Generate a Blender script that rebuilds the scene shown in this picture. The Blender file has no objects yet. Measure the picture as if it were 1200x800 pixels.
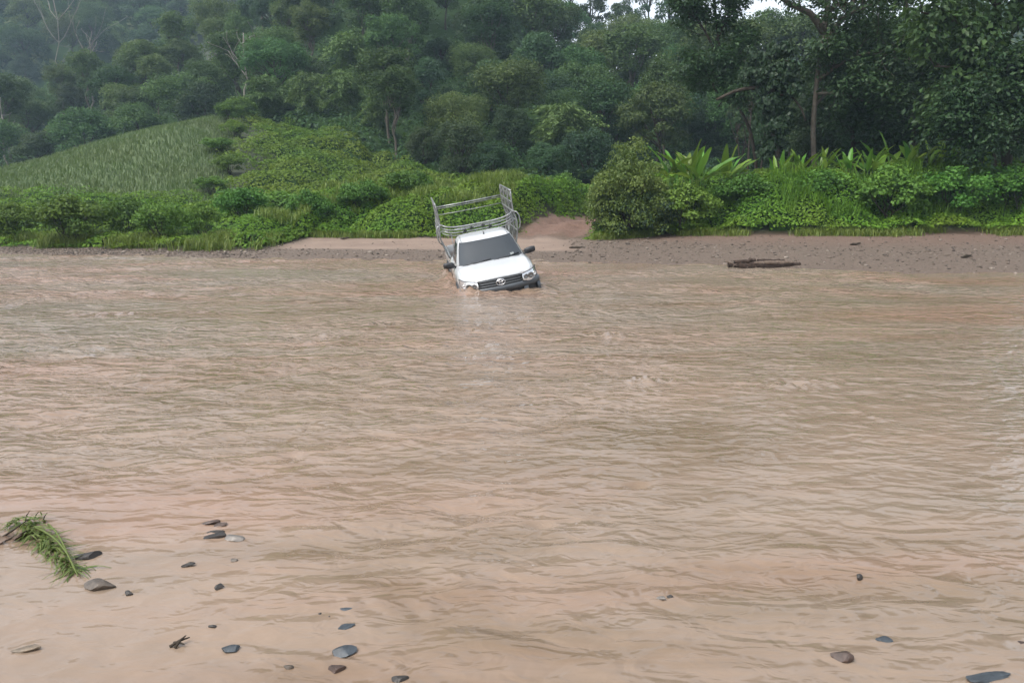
import bpy, math, random
import numpy as np
from mathutils import Vector, Matrix, Euler

sc = bpy.context.scene
col = sc.collection
R = math.radians

# ------------------------------------------------------------------ camera
CAM_H, PITCH, FPX = 1.7, R(9.5), 890.0
cam_d = bpy.data.cameras.new('camera')
cam = bpy.data.objects.new('camera', cam_d)
col.objects.link(cam)
cam.location = (0, 0, CAM_H)
cam.rotation_euler = (R(90) - PITCH, 0, 0)
cam_d.sensor_width = 36.0
cam_d.lens = 36.0 * FPX / 1200.0
cam_d.clip_start, cam_d.clip_end = 0.1, 3000.0
sc.camera = cam

# ------------------------------------------------------------------ sky, sun, exposure
SUN_EL, SUN_AZ = R(58), R(-125)          # azimuth measured from +Y towards +X
world = bpy.data.worlds.new('World')
sc.world = world
world.use_nodes = True
wn = world.node_tree.nodes
wl = world.node_tree.links
wn.clear()
w_out = wn.new('ShaderNodeOutputWorld')
w_bg = wn.new('ShaderNodeBackground')
w_hs = wn.new('ShaderNodeHueSaturation')
w_sky = wn.new('ShaderNodeTexSky')
w_sky.sky_type = 'NISHITA'
w_sky.sun_disc = False
w_sky.sun_elevation = SUN_EL
w_sky.sun_rotation = SUN_AZ
w_sky.air_density = 1.0
w_sky.dust_density = 3.0
w_sky.ozone_density = 1.0
w_hs.inputs['Saturation'].default_value = 0.32
w_bg.inputs['Strength'].default_value = 0.15
wl.new(w_sky.outputs[0], w_hs.inputs['Color'])
wl.new(w_hs.outputs[0], w_bg.inputs['Color'])
wl.new(w_bg.outputs[0], w_out.inputs['Surface'])

sun_d = bpy.data.lights.new('sun', 'SUN')
sun_d.energy = 1.0
sun_d.angle = R(25)
sun_d.color = (1.0, 0.96, 0.9)
sun = bpy.data.objects.new('sun', sun_d)
col.objects.link(sun)
sun_dir = Vector((math.sin(SUN_AZ) * math.cos(SUN_EL), math.cos(SUN_AZ) * math.cos(SUN_EL), math.sin(SUN_EL)))
sun.rotation_euler = sun_dir.to_track_quat('Z', 'Y').to_euler()
sun.location = sun_dir * 60

sc.view_settings.view_transform = 'Standard'
sc.view_settings.look = 'None'
sc.view_settings.exposure = 1.2
sc.view_settings.gamma = 1.0
sc.view_settings.use_curve_mapping = False
sc.render.engine = 'CYCLES'
sc.cycles.use_denoising = True
sc.cycles.max_bounces = 6
sc.cycles.diffuse_bounces = 3
sc.cycles.glossy_bounces = 3
sc.cycles.transmission_bounces = 4
sc.cycles.volume_bounces = 0
sc.cycles.transparent_max_bounces = 8

# ------------------------------------------------------------------ noise
_pr = np.random.RandomState(7)
_perm = np.concatenate([_pr.permutation(256)] * 3)
_ga = _pr.rand(256) * 2 * np.pi
_gx, _gy = np.cos(_ga), np.sin(_ga)

def perlin(x, y, seed=0):
    x = np.asarray(x, float) + seed * 17.13
    y = np.asarray(y, float) - seed * 9.71
    xi = np.floor(x).astype(np.int64); yi = np.floor(y).astype(np.int64)
    xf = x - xi; yf = y - yi
    xi &= 255; yi &= 255
    u = xf * xf * xf * (xf * (xf * 6 - 15) + 10)
    v = yf * yf * yf * (yf * (yf * 6 - 15) + 10)
    def g(ix, iy, dx, dy):
        h = _perm[_perm[ix & 255] + (iy & 255)]
        return _gx[h] * dx + _gy[h] * dy
    a = g(xi, yi, xf, yf); b = g(xi + 1, yi, xf - 1, yf)
    c = g(xi, yi + 1, xf, yf - 1); d = g(xi + 1, yi + 1, xf - 1, yf - 1)
    return (a * (1 - u) + b * u) * (1 - v) + (c * (1 - u) + d * u) * v * 1.0

def fbm(x, y, octv=4, seed=0, gain=0.5):
    s = 0.0; a = 1.0
    for k in range(octv):
        s = s + a * perlin(np.asarray(x) * 2 ** k, np.asarray(y) * 2 ** k, seed + k * 3)
        a *= gain
    return s

def ss(a, b, t):
    t = np.clip((np.asarray(t, float) - a) / (b - a), 0, 1)
    return t * t * (3 - 2 * t)

# ------------------------------------------------------------------ terrain heights (z = 0 is the river surface)
TRUCK_LOC = (-0.50, 19.405, -0.31)
TRUCK_ROT = (0.10812, -0.19015, 0.12941)
ROAD = np.array([(0.6, 31.5), (1.5, 34.5), (2.4, 37.5), (4.2, 42), (7.5, 46.5), (13, 50)])

def road_dist(x, y):
    x = np.asarray(x, float); y = np.asarray(y, float)
    best = np.full(np.broadcast(x, y).shape, 1e9)
    for (ax, ay), (bx, by) in zip(ROAD[:-1], ROAD[1:]):
        dx, dy = bx - ax, by - ay
        t = np.clip(((x - ax) * dx + (y - ay) * dy) / (dx * dx + dy * dy), 0, 1)
        best = np.minimum(best, np.hypot(x - ax - t * dx, y - ay - t * dy))
    return best

def shore(x):
    return np.interp(x, [-80, -40, -22, -9.8, -3, 2.7, 6.2, 8.6, 11, 15, 30, 60, 120],
                     [40, 36, 33, 29.2, 28, 27, 26.0, 24.0, 22.6, 22, 21, 19, 17])

def veg_base(x):          # distance from the shore at which plants begin
    return np.interp(x, [-60, -13, -10.6, -9.4, 1.0, 2.6, 3.6, 8, 30], [1.9, 1.9, 2.4, 7.6, 7.8, 7.8, 7.4, 10.2, 11.5])

def bed_z(x, y):
    d = y - shore(x)
    far = 0.9 * ss(0, 6, -d)
    near = 0.035 + 0.03 * np.clip(y - 2, 0, 4) + 0.13 * np.clip(y - 6, 0, 7)
    z = -np.minimum(far, near)
    z = z + 0.22 * np.clip(1.7 - y, 0, 3)
    # the submerged bank that the truck sits on
    dx, dy = x - TRUCK_LOC[0], y - TRUCK_LOC[1]
    plane = np.minimum(-0.31 + 0.19 * dx + 0.105 * dy, -0.09)
    w = np.exp(-((dx / 2.2) ** 4 + (dy / 3.6) ** 4))
    return z * (1 - w) + plane * w

def ground_z(x, y):
    x = np.asarray(x, float); y = np.asarray(y, float)
    d = y - shore(x)
    bank = 0.09 * np.clip(d, 0, 3) + 0.07 * np.clip(d - 3, 0, 8)
    bank = bank + 0.03 * fbm(x * 0.5, y * 0.5, 3, 4) * ss(0, 2, d)
    rd = road_dist(x, y)
    off = ss(0.9, 3.0, rd)
    lm = ss(-8, -12, x)
    rm = ss(2.5, 6, x)
    mm = (1 - lm) * (1 - rm)
    bank = bank + lm * 0.55 * ss(3, 16, d) + mm * 1.5 * ss(8.5, 15, d) * (0.18 + 0.82 * off) + rm * 1.0 * ss(10.5, 15, d) * (0.3 + 0.7 * off)
    bank = bank + (1 - off) * 0.12 * ss(8, 13, d)
    # red earth ridge beside the road
    bank = bank + (1 - off) * ss(6, 9, d) * (0.26 * fbm(x * 1.1, y * 1.1, 4, 15, .6) + 0.07 * np.sin(rd * 5.5))
    bank = bank + 0.15 * np.exp(-(((x - 3.0) / 1.3) ** 2 + ((y - 39.2) / 2.2) ** 2))
    # the farmed spur on the left
    c1 = np.interp(x, [-140, -100, -75, -57, -45, -36, -30, -26.5, -21, -15, -10.5, -6, 2, 14, 40],
                   [0.4, 0.8, 1.5, 2.5, 5.7, 8.4, 10.1, 9.0, 8.4, 7.6, 4.9, 3.3, 2.0, 1.0, 0.5])
    back = 1 - 0.55 * ss(86, 112, y) * ss(-24, -34, x)
    z1 = c1 * ss(44, 84, y) ** 0.8 * back
    z1 = z1 + 0.5 * fbm(x * 0.08, y * 0.08, 3, 9) * ss(50, 65, y)
    # forested ridge
    hA = np.interp(x, [-260, -150, -110, -94, -74, -55, -47, -30, -20, 0, 8, 35, 60, 150, 300],
                   [4, 6, 8, 11, 17, 24, 29, 37, 38, 32, 22, 23, 22, 20, 20])
    yA = np.interp(x, [-150, -60, 0, 60, 200], [150, 145, 150, 150, 170])
    y0 = np.interp(x, [-100, -40, -14, 0, 20, 100], [98, 92, 74, 58, 56, 56])
    tA = ss(0, 1, (y - y0) / (yA - y0))
    zA = hA * tA * (1 - 0.45 * ss(0, 40, y - yA))
    zA = zA + 2.6 * fbm(x * 0.03, y * 0.03, 3, 21) * ss(0.05, 0.5, tA)
    # farther hills
    hB = np.interp(x, [-420, -260, -140, -60, 0, 40, 120, 220, 420], [92, 100, 104, 84, 40, 26, 58, 74, 80])
    zB = hB * ss(165, 310, y) + 6 * fbm(x * 0.015, y * 0.015, 3, 31) * ss(170, 230, y)
    land = bank + z1 + np.maximum(zA, 0) + zB * 0.9
    return np.where(d > 0, land, bed_z(x, y))

def slope_edge(y):       # border between the crop field and the creeper slope
    return np.interp(y, [46, 52, 84, 90], [-19.5, -21, -30, -31])

def px_of(x, y, z):
    c, s = math.cos(PITCH), math.sin(PITCH)
    dep = y * c - (z - CAM_H) * s
    up = y * s + (z - CAM_H) * c
    return 600 + FPX * x / dep, 400 - FPX * up / dep

def spot(px, py, z=0.0):
    """point of the level z that the photograph shows at (px, py)"""
    c, s = math.cos(PITCH), math.sin(PITCH)
    u, v = (px - 600) / FPX, (400 - py) / FPX
    dx, dy, dz = u, c + v * s, -s + v * c
    t = (z - CAM_H) / dz
    return dx * t, dy * t

# ------------------------------------------------------------------ node helpers
def new_mat(name):
    m = bpy.data.materials.new(name)
    m.use_nodes = True
    nt = m.node_tree
    bs = nt.nodes['Principled BSDF']
    return m, nt, bs

def ramp(nt, stops, fac=None):
    n = nt.nodes.new('ShaderNodeValToRGB')
    el = n.color_ramp.elements
    while len(el) < len(stops):
        el.new(0.5)
    for e, (p, c) in zip(el, stops):
        e.position = p
        e.color = (c[0], c[1], c[2], 1)
    if fac is not None:
        nt.links.new(fac, n.inputs[0])
    return n

def noise(nt, scale, detail=4, rough=0.55, vec=None, dist=0.0):
    n = nt.nodes.new('ShaderNodeTexNoise')
    n.inputs['Scale'].default_value = scale
    n.inputs['Detail'].default_value = detail
    n.inputs['Roughness'].default_value = rough
    n.inputs['Distortion'].default_value = dist
    if vec is not None:
        nt.links.new(vec, n.inputs['Vector'])
    return n

def mapping(nt, scale=(1, 1, 1), rot=(0, 0, 0), coord='Object'):
    tc = nt.nodes.new('ShaderNodeTexCoord')
    mp = nt.nodes.new('ShaderNodeMapping')
    mp.inputs['Scale'].default_value = scale
    mp.inputs['Rotation'].default_value = rot
    nt.links.new(tc.outputs[coord], mp.inputs['Vector'])
    return mp.outputs[0]

def mixrgb(nt, fac, a, b, mode='MIX'):
    n = nt.nodes.new('ShaderNodeMix')
    n.data_type = 'RGBA'
    n.blend_type = mode
    for sock, v in ((n.inputs[0], fac), (n.inputs[6], a), (n.inputs[7], b)):
        if isinstance(v, (int, float)):
            sock.default_value = v
        elif isinstance(v, tuple):
            sock.default_value = (v[0], v[1], v[2], 1)
        else:
            nt.links.new(v, sock)
    return n.outputs[2]

def bump(nt, bs, height, strength, dist):
    b = nt.nodes.new('ShaderNodeBump')
    b.inputs['Strength'].default_value = strength
    b.inputs['Distance'].default_value = dist
    nt.links.new(height, b.inputs['Height'])
    nt.links.new(b.outputs[0], bs.inputs['Normal'])

def simple_mat(name, c, rough=0.5, metal=0.0, var=0.12, scale=6.0, spec=0.5, bmp=0.0):
    m, nt, bs = new_mat(name)
    n = noise(nt, scale, 5, 0.6, mapping(nt))
    lo = tuple(v * (1 - var) for v in c); hi = tuple(min(1, v * (1 + var)) for v in c)
    r = ramp(nt, [(0.3, lo), (0.7, hi)], n.outputs[0])
    nt.links.new(r.outputs[0], bs.inputs['Base Color'])
    bs.inputs['Roughness'].default_value = rough
    bs.inputs['Metallic'].default_value = metal
    bs.inputs['Specular IOR Level'].default_value = spec
    if bmp:
        bump(nt, bs, n.outputs[0], bmp, 0.02)
    return m

def leaf_mat(name, lo, hi, trans=0.28, rough=0.5, spec=0.3, objvar=0.35, patch=0.0, alt=None, patch_scale=0.25):
    """lo..hi per leaf, whole-plant variation by object, optional patches of another leaf colour"""
    m, nt, bs = new_mat(name)
    at = nt.nodes.new('ShaderNodeAttribute'); at.attribute_name = 'tint'
    r = ramp(nt, [(0.0, lo), (1.0, hi)], at.outputs['Fac'])
    c = r.outputs[0]
    if alt is not None:
        n = noise(nt, patch_scale, 3, 0.6, mapping(nt))
        pr = ramp(nt, [(0.5 - 0.08, (0, 0, 0)), (0.5 + 0.12, (1, 1, 1))], n.outputs[0])
        mm = nt.nodes.new('ShaderNodeMath'); mm.operation = 'MULTIPLY'
        nt.links.new(pr.outputs[0], mm.inputs[0]); mm.inputs[1].default_value = patch
        c = mixrgb(nt, mm.outputs[0], c, alt)
    if objvar:
        oi = nt.nodes.new('ShaderNodeObjectInfo')
        hs = nt.nodes.new('ShaderNodeHueSaturation')
        mh = nt.nodes.new('ShaderNodeMapRange')
        mh.inputs['To Min'].default_value = 0.5 - 0.045 * objvar / 0.35
        mh.inputs['To Max'].default_value = 0.5 + 0.03 * objvar / 0.35
        mv = nt.nodes.new('ShaderNodeMapRange')
        mv.inputs['To Min'].default_value = 1 - objvar
        mv.inputs['To Max'].default_value = 1 + objvar
        fr = nt.nodes.new('ShaderNodeMath'); fr.operation = 'FRACT'
        mu = nt.nodes.new('ShaderNodeMath'); mu.operation = 'MULTIPLY'; mu.inputs[1].default_value = 7.31
        nt.links.new(oi.outputs['Random'], mu.inputs[0]); nt.links.new(mu.outputs[0], fr.inputs[0])
        nt.links.new(oi.outputs['Random'], mh.inputs['Value']); nt.links.new(fr.outputs[0], mv.inputs['Value'])
        nt.links.new(mh.outputs[0], hs.inputs['Hue']); nt.links.new(mv.outputs[0], hs.inputs['Value'])
        nt.links.new(c, hs.inputs['Color'])
        c = hs.outputs[0]
    nt.links.new(c, bs.inputs['Base Color'])
    bs.inputs['Roughness'].default_value = rough
    bs.inputs['Specular IOR Level'].default_value = spec
    tr = nt.nodes.new('ShaderNodeBsdfTranslucent')
    nt.links.new(mixrgb(nt, 0.35, c, (0.16, 0.24, 0.03)), tr.inputs['Color'])
    mx = nt.nodes.new('ShaderNodeMixShader')
    mx.inputs[0].default_value = trans
    nt.links.new(bs.outputs[0], mx.inputs[1]); nt.links.new(tr.outputs[0], mx.inputs[2])
    nt.links.new(mx.outputs[0], nt.nodes['Material Output'].inputs['Surface'])
    return m

# ------------------------------------------------------------------ mesh helpers
def tag(o, label=None, cat=None, group=None, kind=None):
    if label: o['label'] = label
    if cat: o['category'] = cat
    if group: o['group'] = group
    if kind: o['kind'] = kind
    return o

def link(name, data, parent=None):
    o = bpy.data.objects.new(name, data)
    col.objects.link(o)
    if parent is not None:
        o.parent = parent
    return o

def empty(name, loc=(0, 0, 0), rot=(0, 0, 0), s=1.0):
    o = bpy.data.objects.new(name, None)
    o.empty_display_size = 0.2
    col.objects.link(o)
    o.location = loc; o.rotation_euler = rot
    o.scale = (s, s, s) if isinstance(s, (int, float)) else s
    return o

def mesh_np(name, verts, loops, starts, mats, tint=None, mat_idx=None, smooth=False):
    me = bpy.data.meshes.new(name)
    nv, nl, nf = len(verts), len(loops), len(starts)
    me.vertices.add(nv); me.vertices.foreach_set('co', np.ascontiguousarray(verts, dtype=np.float32).ravel())
    me.loops.add(nl); me.loops.foreach_set('vertex_index', np.ascontiguousarray(loops, dtype=np.int32))
    me.polygons.add(nf); me.polygons.foreach_set('loop_start', np.ascontiguousarray(starts, dtype=np.int32))
    if smooth:
        me.polygons.foreach_set('use_smooth', np.ones(nf, dtype=bool))
    for m in mats:
        me.materials.append(m)
    if mat_idx is not None:
        me.polygons.foreach_set('material_index', np.ascontiguousarray(mat_idx, dtype=np.int32))
    if tint is not None:
        a = me.attributes.new('tint', 'FLOAT', 'FACE')
        a.data.foreach_set('value', np.ascontiguousarray(tint, dtype=np.float32))
    me.update(calc_edges=True)
    me.validate(clean_customdata=False)
    return me

class Soup:
    """numpy collector: triangles and quads with a material index and a per-face tint"""
    def __init__(s):
        s.v, s.t, s.q = [], [], []
        s.tt, s.qt, s.tm, s.qm = [], [], [], []
        s.n = 0
    def add(s, v, tris=None, quads=None, tint=None, mi=0):
        v = np.asarray(v, float).reshape(-1, 3)
        s.v.append(v)
        for f, L, T, M in ((tris, s.t, s.tt, s.tm), (quads, s.q, s.qt, s.qm)):
            if f is not None and len(f):
                f = np.asarray(f, int)
                L.append(f + s.n)
                T.append(np.full(len(f), 0.5) if tint is None else (np.full(len(f), tint) if np.isscalar(tint) else tint))
                M.append(np.full(len(f), mi))
        s.n += len(v)
    def leaves(s, p, axis, nrm, L, W, tint, mi=0, fold=0.12):
        n = len(p)
        axis = axis / (np.linalg.norm(axis, axis=1, keepdims=True) + 1e-9)
        nrm = nrm - axis * np.sum(axis * nrm, 1, keepdims=True)
        nrm = nrm / (np.linalg.norm(nrm, axis=1, keepdims=True) + 1e-9)
        sd = np.cross(axis, nrm)
        L = np.broadcast_to(np.asarray(L, float), (n,))[:, None]; W = np.broadcast_to(np.asarray(W, float), (n,))[:, None]
        a = p - axis * L * 0.5
        b = p + sd * W * 0.5 + nrm * W * fold - axis * L * 0.06
        c = p + axis * L * 0.5 - nrm * L * 0.08
        d = p - sd * W * 0.5 + nrm * W * fold - axis * L * 0.06
        v = np.stack([a, b, c, d], 1).reshape(-1, 3)
        i = np.arange(n)[:, None] * 4
        tr = np.concatenate([i + [[0, 1, 2]], i + [[0, 2, 3]]], 1).reshape(-1, 3)
        s.add(v, tris=tr, tint=np.repeat(np.broadcast_to(tint, (n,)), 2), mi=mi)
    def blades(s, p, d, H, W, bend, tint, mi=0):
        """grass blades: base p, lean direction d (xy unit), height, width, bend"""
        n = len(p)
        H = np.broadcast_to(H, (n,))[:, None]; W = np.broadcast_to(W, (n,))[:, None]; bend = np.broadcast_to(bend, (n,))[:, None]
        sd = np.stack([-d[:, 1], d[:, 0], np.zeros(n)], 1)
        dd = np.stack([d[:, 0], d[:, 1], np.zeros(n)], 1)
        up = np.array([[0, 0, 1.0]])
        m = p + up * H * 0.55 + dd * H * bend * 0.3
        tip = p + up * H * (1 - 0.35 * bend) + dd * H * bend
        v = np.stack([p - sd * W * 0.5, p + sd * W * 0.5, m + sd * W * 0.42, m - sd * W * 0.42, tip], 1).reshape(-1, 3)
        i = np.arange(n)[:, None] * 5
        tr = np.concatenate([i + [[0, 1, 2]], i + [[0, 2, 3]], i + [[3, 2, 4]]], 1).reshape(-1, 3)
        s.add(v, tris=tr, tint=np.repeat(np.broadcast_to(tint, (n,)), 3), mi=mi)
    def tube(s, pts, rad, sides=6, mi=0, tint=0.5, cap=True):
        pts = np.asarray(pts, float); n = len(pts)
        rad = np.broadcast_to(np.asarray(rad, float), (n,))
        tan = np.gradient(pts, axis=0)
        tan /= (np.linalg.norm(tan, axis=1, keepdims=True) + 1e-9)
        ref = np.array([0, 0, 1.0]) if abs(tan[0, 2]) < 0.9 else np.array([1.0, 0, 0])
        rings = []
        u = np.cross(tan[0], ref); u /= np.linalg.norm(u)
        for k in range(n):
            u = u - tan[k] * np.dot(u, tan[k]); u /= (np.linalg.norm(u) + 1e-9)
            w = np.cross(tan[k], u)
            a = np.arange(sides) / sides * 2 * np.pi
            rings.append(pts[k] + rad[k] * (np.cos(a)[:, None] * u + np.sin(a)[:, None] * w))
        v = np.concatenate(rings)
        q = []
        for k in range(n - 1):
            for j in range(sides):
                j2 = (j + 1) % sides
                q.append((k * sides + j, k * sides + j2, (k + 1) * sides + j2, (k + 1) * sides + j))
        tr = []
        if cap:
            v = np.concatenate([v, pts[:1], pts[-1:]])
            c0, c1 = n * sides, n * sides + 1
            for j in range(sides):
                j2 = (j + 1) % sides
                tr.append((c0, j2, j)); tr.append((c1, (n - 1) * sides + j, (n - 1) * sides + j2))
        s.add(v, tris=tr, quads=q, mi=mi, tint=tint)
    def box(s, c, h, rot=None, mi=0):
        v = np.array([(x, y, z) for x in (-1, 1) for y in (-1, 1) for z in (-1, 1)], float) * np.asarray(h)
        if rot is not None:
            v = v @ np.array(Euler(rot).to_matrix()).T
        s.add(v + np.asarray(c), quads=[(0, 1, 3, 2), (4, 6, 7, 5), (0, 4, 5, 1), (2, 3, 7, 6), (0, 2, 6, 4), (1, 5, 7, 3)], mi=mi)
    def grid(s, P, mi=0, tint=0.5, flip=False):
        P = np.asarray(P, float); a, b = P.shape[:2]
        i, j = np.meshgrid(np.arange(a - 1), np.arange(b - 1), indexing='ij')
        k = (i * b + j).ravel()
        q = np.stack([k, k + b, k + b + 1, k + 1], 1)
        if flip: q = q[:, ::-1]
        s.add(P.reshape(-1, 3), quads=q, mi=mi, tint=tint)
    def mesh(s, name, mats, smooth=False):
        v = np.concatenate(s.v)
        t = np.concatenate(s.t) if s.t else np.zeros((0, 3), int)
        q = np.concatenate(s.q) if s.q else np.zeros((0, 4), int)
        loops = np.concatenate([t.ravel(), q.ravel()])
        starts = np.concatenate([np.arange(len(t)) * 3, len(t) * 3 + np.arange(len(q)) * 4])
        tint = np.concatenate(s.tt + s.qt); mi = np.concatenate(s.tm + s.qm)
        return mesh_np(name, v, loops, starts, mats if isinstance(mats, (list, tuple)) else [mats], tint, mi, smooth)
    def obj(s, name, mats, parent=None, smooth=False, bevel=0.0):
        o = link(name, s.mesh(name, mats, smooth), parent)
        if bevel:
            b = o.modifiers.new('bevel', 'BEVEL'); b.width = bevel; b.segments = 2; b.limit_method = 'ANGLE'
        return o

def unit(v):
    return v / (np.linalg.norm(v, axis=-1, keepdims=True) + 1e-9)

def rand_dirs(rng, n):
    return unit(rng.normal(size=(n, 3)))

def catmull(P, n):
    """resample a control polyline (k, ...) to n points through all of them"""
    P = np.asarray(P, float); k = len(P)
    t = np.linspace(0, k - 1, n)
    i = np.clip(np.floor(t).astype(int), 0, k - 2); f = (t - i).reshape((-1,) + (1,) * (P.ndim - 1))
    p0 = P[np.maximum(i - 1, 0)]; p1 = P[i]; p2 = P[i + 1]; p3 = P[np.minimum(i + 2, k - 1)]
    return 0.5 * (2 * p1 + (p2 - p0) * f + (2 * p0 - 5 * p1 + 4 * p2 - p3) * f ** 2 + (3 * p1 - p0 - 3 * p2 + p3) * f ** 3)

# ------------------------------------------------------------------ materials
def ground_material():
    m, nt, bs = new_mat('ground_earth')
    vec = mapping(nt)
    a = nt.nodes.new('ShaderNodeAttribute'); a.attribute_name = 'zones'      # r gravel, g red earth, b mud
    sep = nt.nodes.new('ShaderNodeSeparateColor'); nt.links.new(a.outputs['Color'], sep.inputs[0])
    n1 = noise(nt, 9.0, 6, 0.7, vec); n2 = noise(nt, 0.7, 4, 0.6, vec); n3 = noise(nt, 60, 3, 0.7, vec)
    soil = ramp(nt, [(0.3, (0.018, 0.026, 0.010)), (0.7, (0.045, 0.055, 0.02))], n1.outputs[0]).outputs[0]
    grav = ramp(nt, [(0.25, (0.060, 0.043, 0.031)), (0.5, (0.105, 0.076, 0.055)), (0.75, (0.175, 0.132, 0.100))], n1.outputs[0]).outputs[0]
    red = ramp(nt, [(0.3, (0.095, 0.054, 0.038)), (0.55, (0.150, 0.088, 0.062)), (0.8, (0.21, 0.13, 0.095))], n1.outputs[0]).outputs[0]
    mud = ramp(nt, [(0.3, (0.175, 0.122, 0.090)), (0.7, (0.24, 0.175, 0.132))], n2.outputs[0]).outputs[0]
    fine = ramp(nt, [(0.3, (0.75, 0.75, 0.75)), (0.7, (1.15, 1.15, 1.15))], n3.outputs[0]).outputs[0]
    c = mixrgb(nt, sep.outputs[0], soil, grav)
    fld = ramp(nt, [(0.3, (0.075, 0.110, 0.040)), (0.7, (0.100, 0.145, 0.054))], n1.outputs[0]).outputs[0]
    c = mixrgb(nt, a.outputs['Alpha'], c, fld)
    c = mixrgb(nt, sep.outputs[1], c, red)
    c = mixrgb(nt, sep.outputs[2], c, mud)
    c = mixrgb(nt, 1.0, c, fine, 'MULTIPLY')
    nt.links.new(c, bs.inputs['Base Color'])
    bs.inputs['Roughness'].default_value = 0.85
    bump(nt, bs, n1.outputs[0], 0.6, 0.05)
    return m

def water_material():
    m, nt, bs = new_mat('muddy_water')
    v1 = mapping(nt, (0.10, 0.26, 1), (0, 0, R(-6)))
    n1 = noise(nt, 1.0, 4, 0.55, v1, 1.0)
    v2 = mapping(nt, (0.35, 1.0, 1), (0, 0, R(4)))
    n2 = noise(nt, 1.0, 5, 0.6, v2, 1.5)
    base = ramp(nt, [(0.36, (0.206, 0.166, 0.126)), (0.50, (0.222, 0.165, 0.121)), (0.64, (0.240, 0.158, 0.113))], n1.outputs[0]).outputs[0]
    tint = ramp(nt, [(0.34, (0.80, 0.77, 0.70)), (0.5, (1, 1, 1)), (0.68, (1.12, 1.10, 1.09))], n2.outputs[0]).outputs[0]
    c = mixrgb(nt, 1.0, base, tint, 'MULTIPLY')
    nt.links.new(c, bs.inputs['Base Color'])
    rf = nt.nodes.new('ShaderNodeAttribute'); rf.attribute_name = 'ripple_rough'
    nt.links.new(rf.outputs['Fac'], bs.inputs['Roughness'])
    bs.inputs['IOR'].default_value = 1.36
    bs.inputs['Specular IOR Level'].default_value = 0.5
    at_ = nt.nodes.new('ShaderNodeAttribute'); at_.attribute_name = 'chop'
    def bmp(n, st, dist, prev):
        mu = nt.nodes.new('ShaderNodeMath'); mu.operation = 'MULTIPLY'; mu.inputs[1].default_value = st
        nt.links.new(at_.outputs['Fac'], mu.inputs[0])
        b = nt.nodes.new('ShaderNodeBump'); b.inputs['Distance'].default_value = dist
        nt.links.new(mu.outputs[0], b.inputs['Strength']); nt.links.new(n.outputs[0], b.inputs['Height'])
        if prev is not None: nt.links.new(prev, b.inputs['Normal'])
        return b.outputs[0]
    n3 = noise(nt, 2.2, 2, 0.5, mapping(nt, (1.0, 1.9, 1), (0, 0, R(-5))), 0.8)
    n4 = noise(nt, 6.0, 2, 0.5, mapping(nt, (1.0, 1.7, 1), (0, 0, R(7))), 0.8)
    o1 = bmp(n3, 0.62, 0.15, None)
    o2 = bmp(n4, 0.50, 0.06, o1)
    nt.links.new(o2, bs.inputs['Normal'])
    return m

M = {}
M['ground'] = ground_material()
M['water'] = water_material()
M['forest_a'] = leaf_mat('leaf_forest', (0.024, 0.060, 0.019), (0.076, 0.138, 0.036), spec=.2, objvar=.42)
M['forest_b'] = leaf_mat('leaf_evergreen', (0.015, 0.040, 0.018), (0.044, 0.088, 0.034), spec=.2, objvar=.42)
M['bamboo'] = leaf_mat('leaf_bamboo', (0.050, 0.105, 0.026), (0.115, 0.185, 0.046), objvar=0.08)
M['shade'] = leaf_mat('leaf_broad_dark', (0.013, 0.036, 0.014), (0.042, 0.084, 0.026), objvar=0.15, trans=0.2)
M['teak'] = leaf_mat('leaf_teak', (0.018, 0.050, 0.016), (0.070, 0.130, 0.036), objvar=0.1, trans=0.3)
M['vine'] = leaf_mat('leaf_vine', (0.012, 0.030, 0.012), (0.032, 0.062, 0.024), objvar=0.1, trans=0.15, spec=0.3, rough=0.5)
M['creeper'] = leaf_mat('leaf_creeper', (0.050, 0.130, 0.014), (0.140, 0.270, 0.028), objvar=0.0, patch=0.6, alt=(0.150, 0.205, 0.024), spec=0.15, trans=.35)
M['slope'] = leaf_mat('leaf_slope_creeper', (0.045, 0.105, 0.014), (0.125, 0.220, 0.028), objvar=0.0, patch=0.65, alt=(0.145, 0.185, 0.026), patch_scale=0.12, spec=0.15, trans=.35)
M['shrub'] = leaf_mat('leaf_shrub', (0.036, 0.100, 0.014), (0.110, 0.215, 0.032), objvar=0.25, spec=.2)
M['bush'] = leaf_mat('leaf_olive_bush', (0.050, 0.100, 0.018), (0.145, 0.210, 0.045), objvar=0.1)
M['grass'] = leaf_mat('grass_blade', (0.085, 0.130, 0.020), (0.190, 0.235, 0.045), objvar=0.1)
M['crop'] = leaf_mat('crop_blade', (0.082, 0.128, 0.046), (0.122, 0.178, 0.066), objvar=0.0, patch=0.5, alt=(0.120, 0.150, 0.056), patch_scale=0.1)
M['ginger'] = leaf_mat('leaf_ginger', (0.080, 0.180, 0.022), (0.140, 0.270, 0.036), objvar=0.3, trans=0.35, rough=0.35)
M['bark'] = simple_mat('bark_brown', (0.045, 0.036, 0.027), 0.9, var=0.4, scale=4, spec=0.2, bmp=0.6)
M['bark_pale'] = simple_mat('bark_pale', (0.20, 0.185, 0.16), 0.85, var=0.3, scale=5, spec=0.2, bmp=0.5)
M['bark_red'] = simple_mat('bark_reddish', (0.095, 0.082, 0.066), 0.85, var=0.3, scale=5, spec=0.2, bmp=0.5)
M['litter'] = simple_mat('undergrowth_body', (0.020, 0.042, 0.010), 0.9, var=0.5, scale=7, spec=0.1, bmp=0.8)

# ================================================================== SETTING
def axis_points(segs):
    out = []
    for a, b, step in segs:
        out.append(np.arange(a, b, step))
    out.append([segs[-1][1]])
    return np.concatenate(out)

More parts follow.
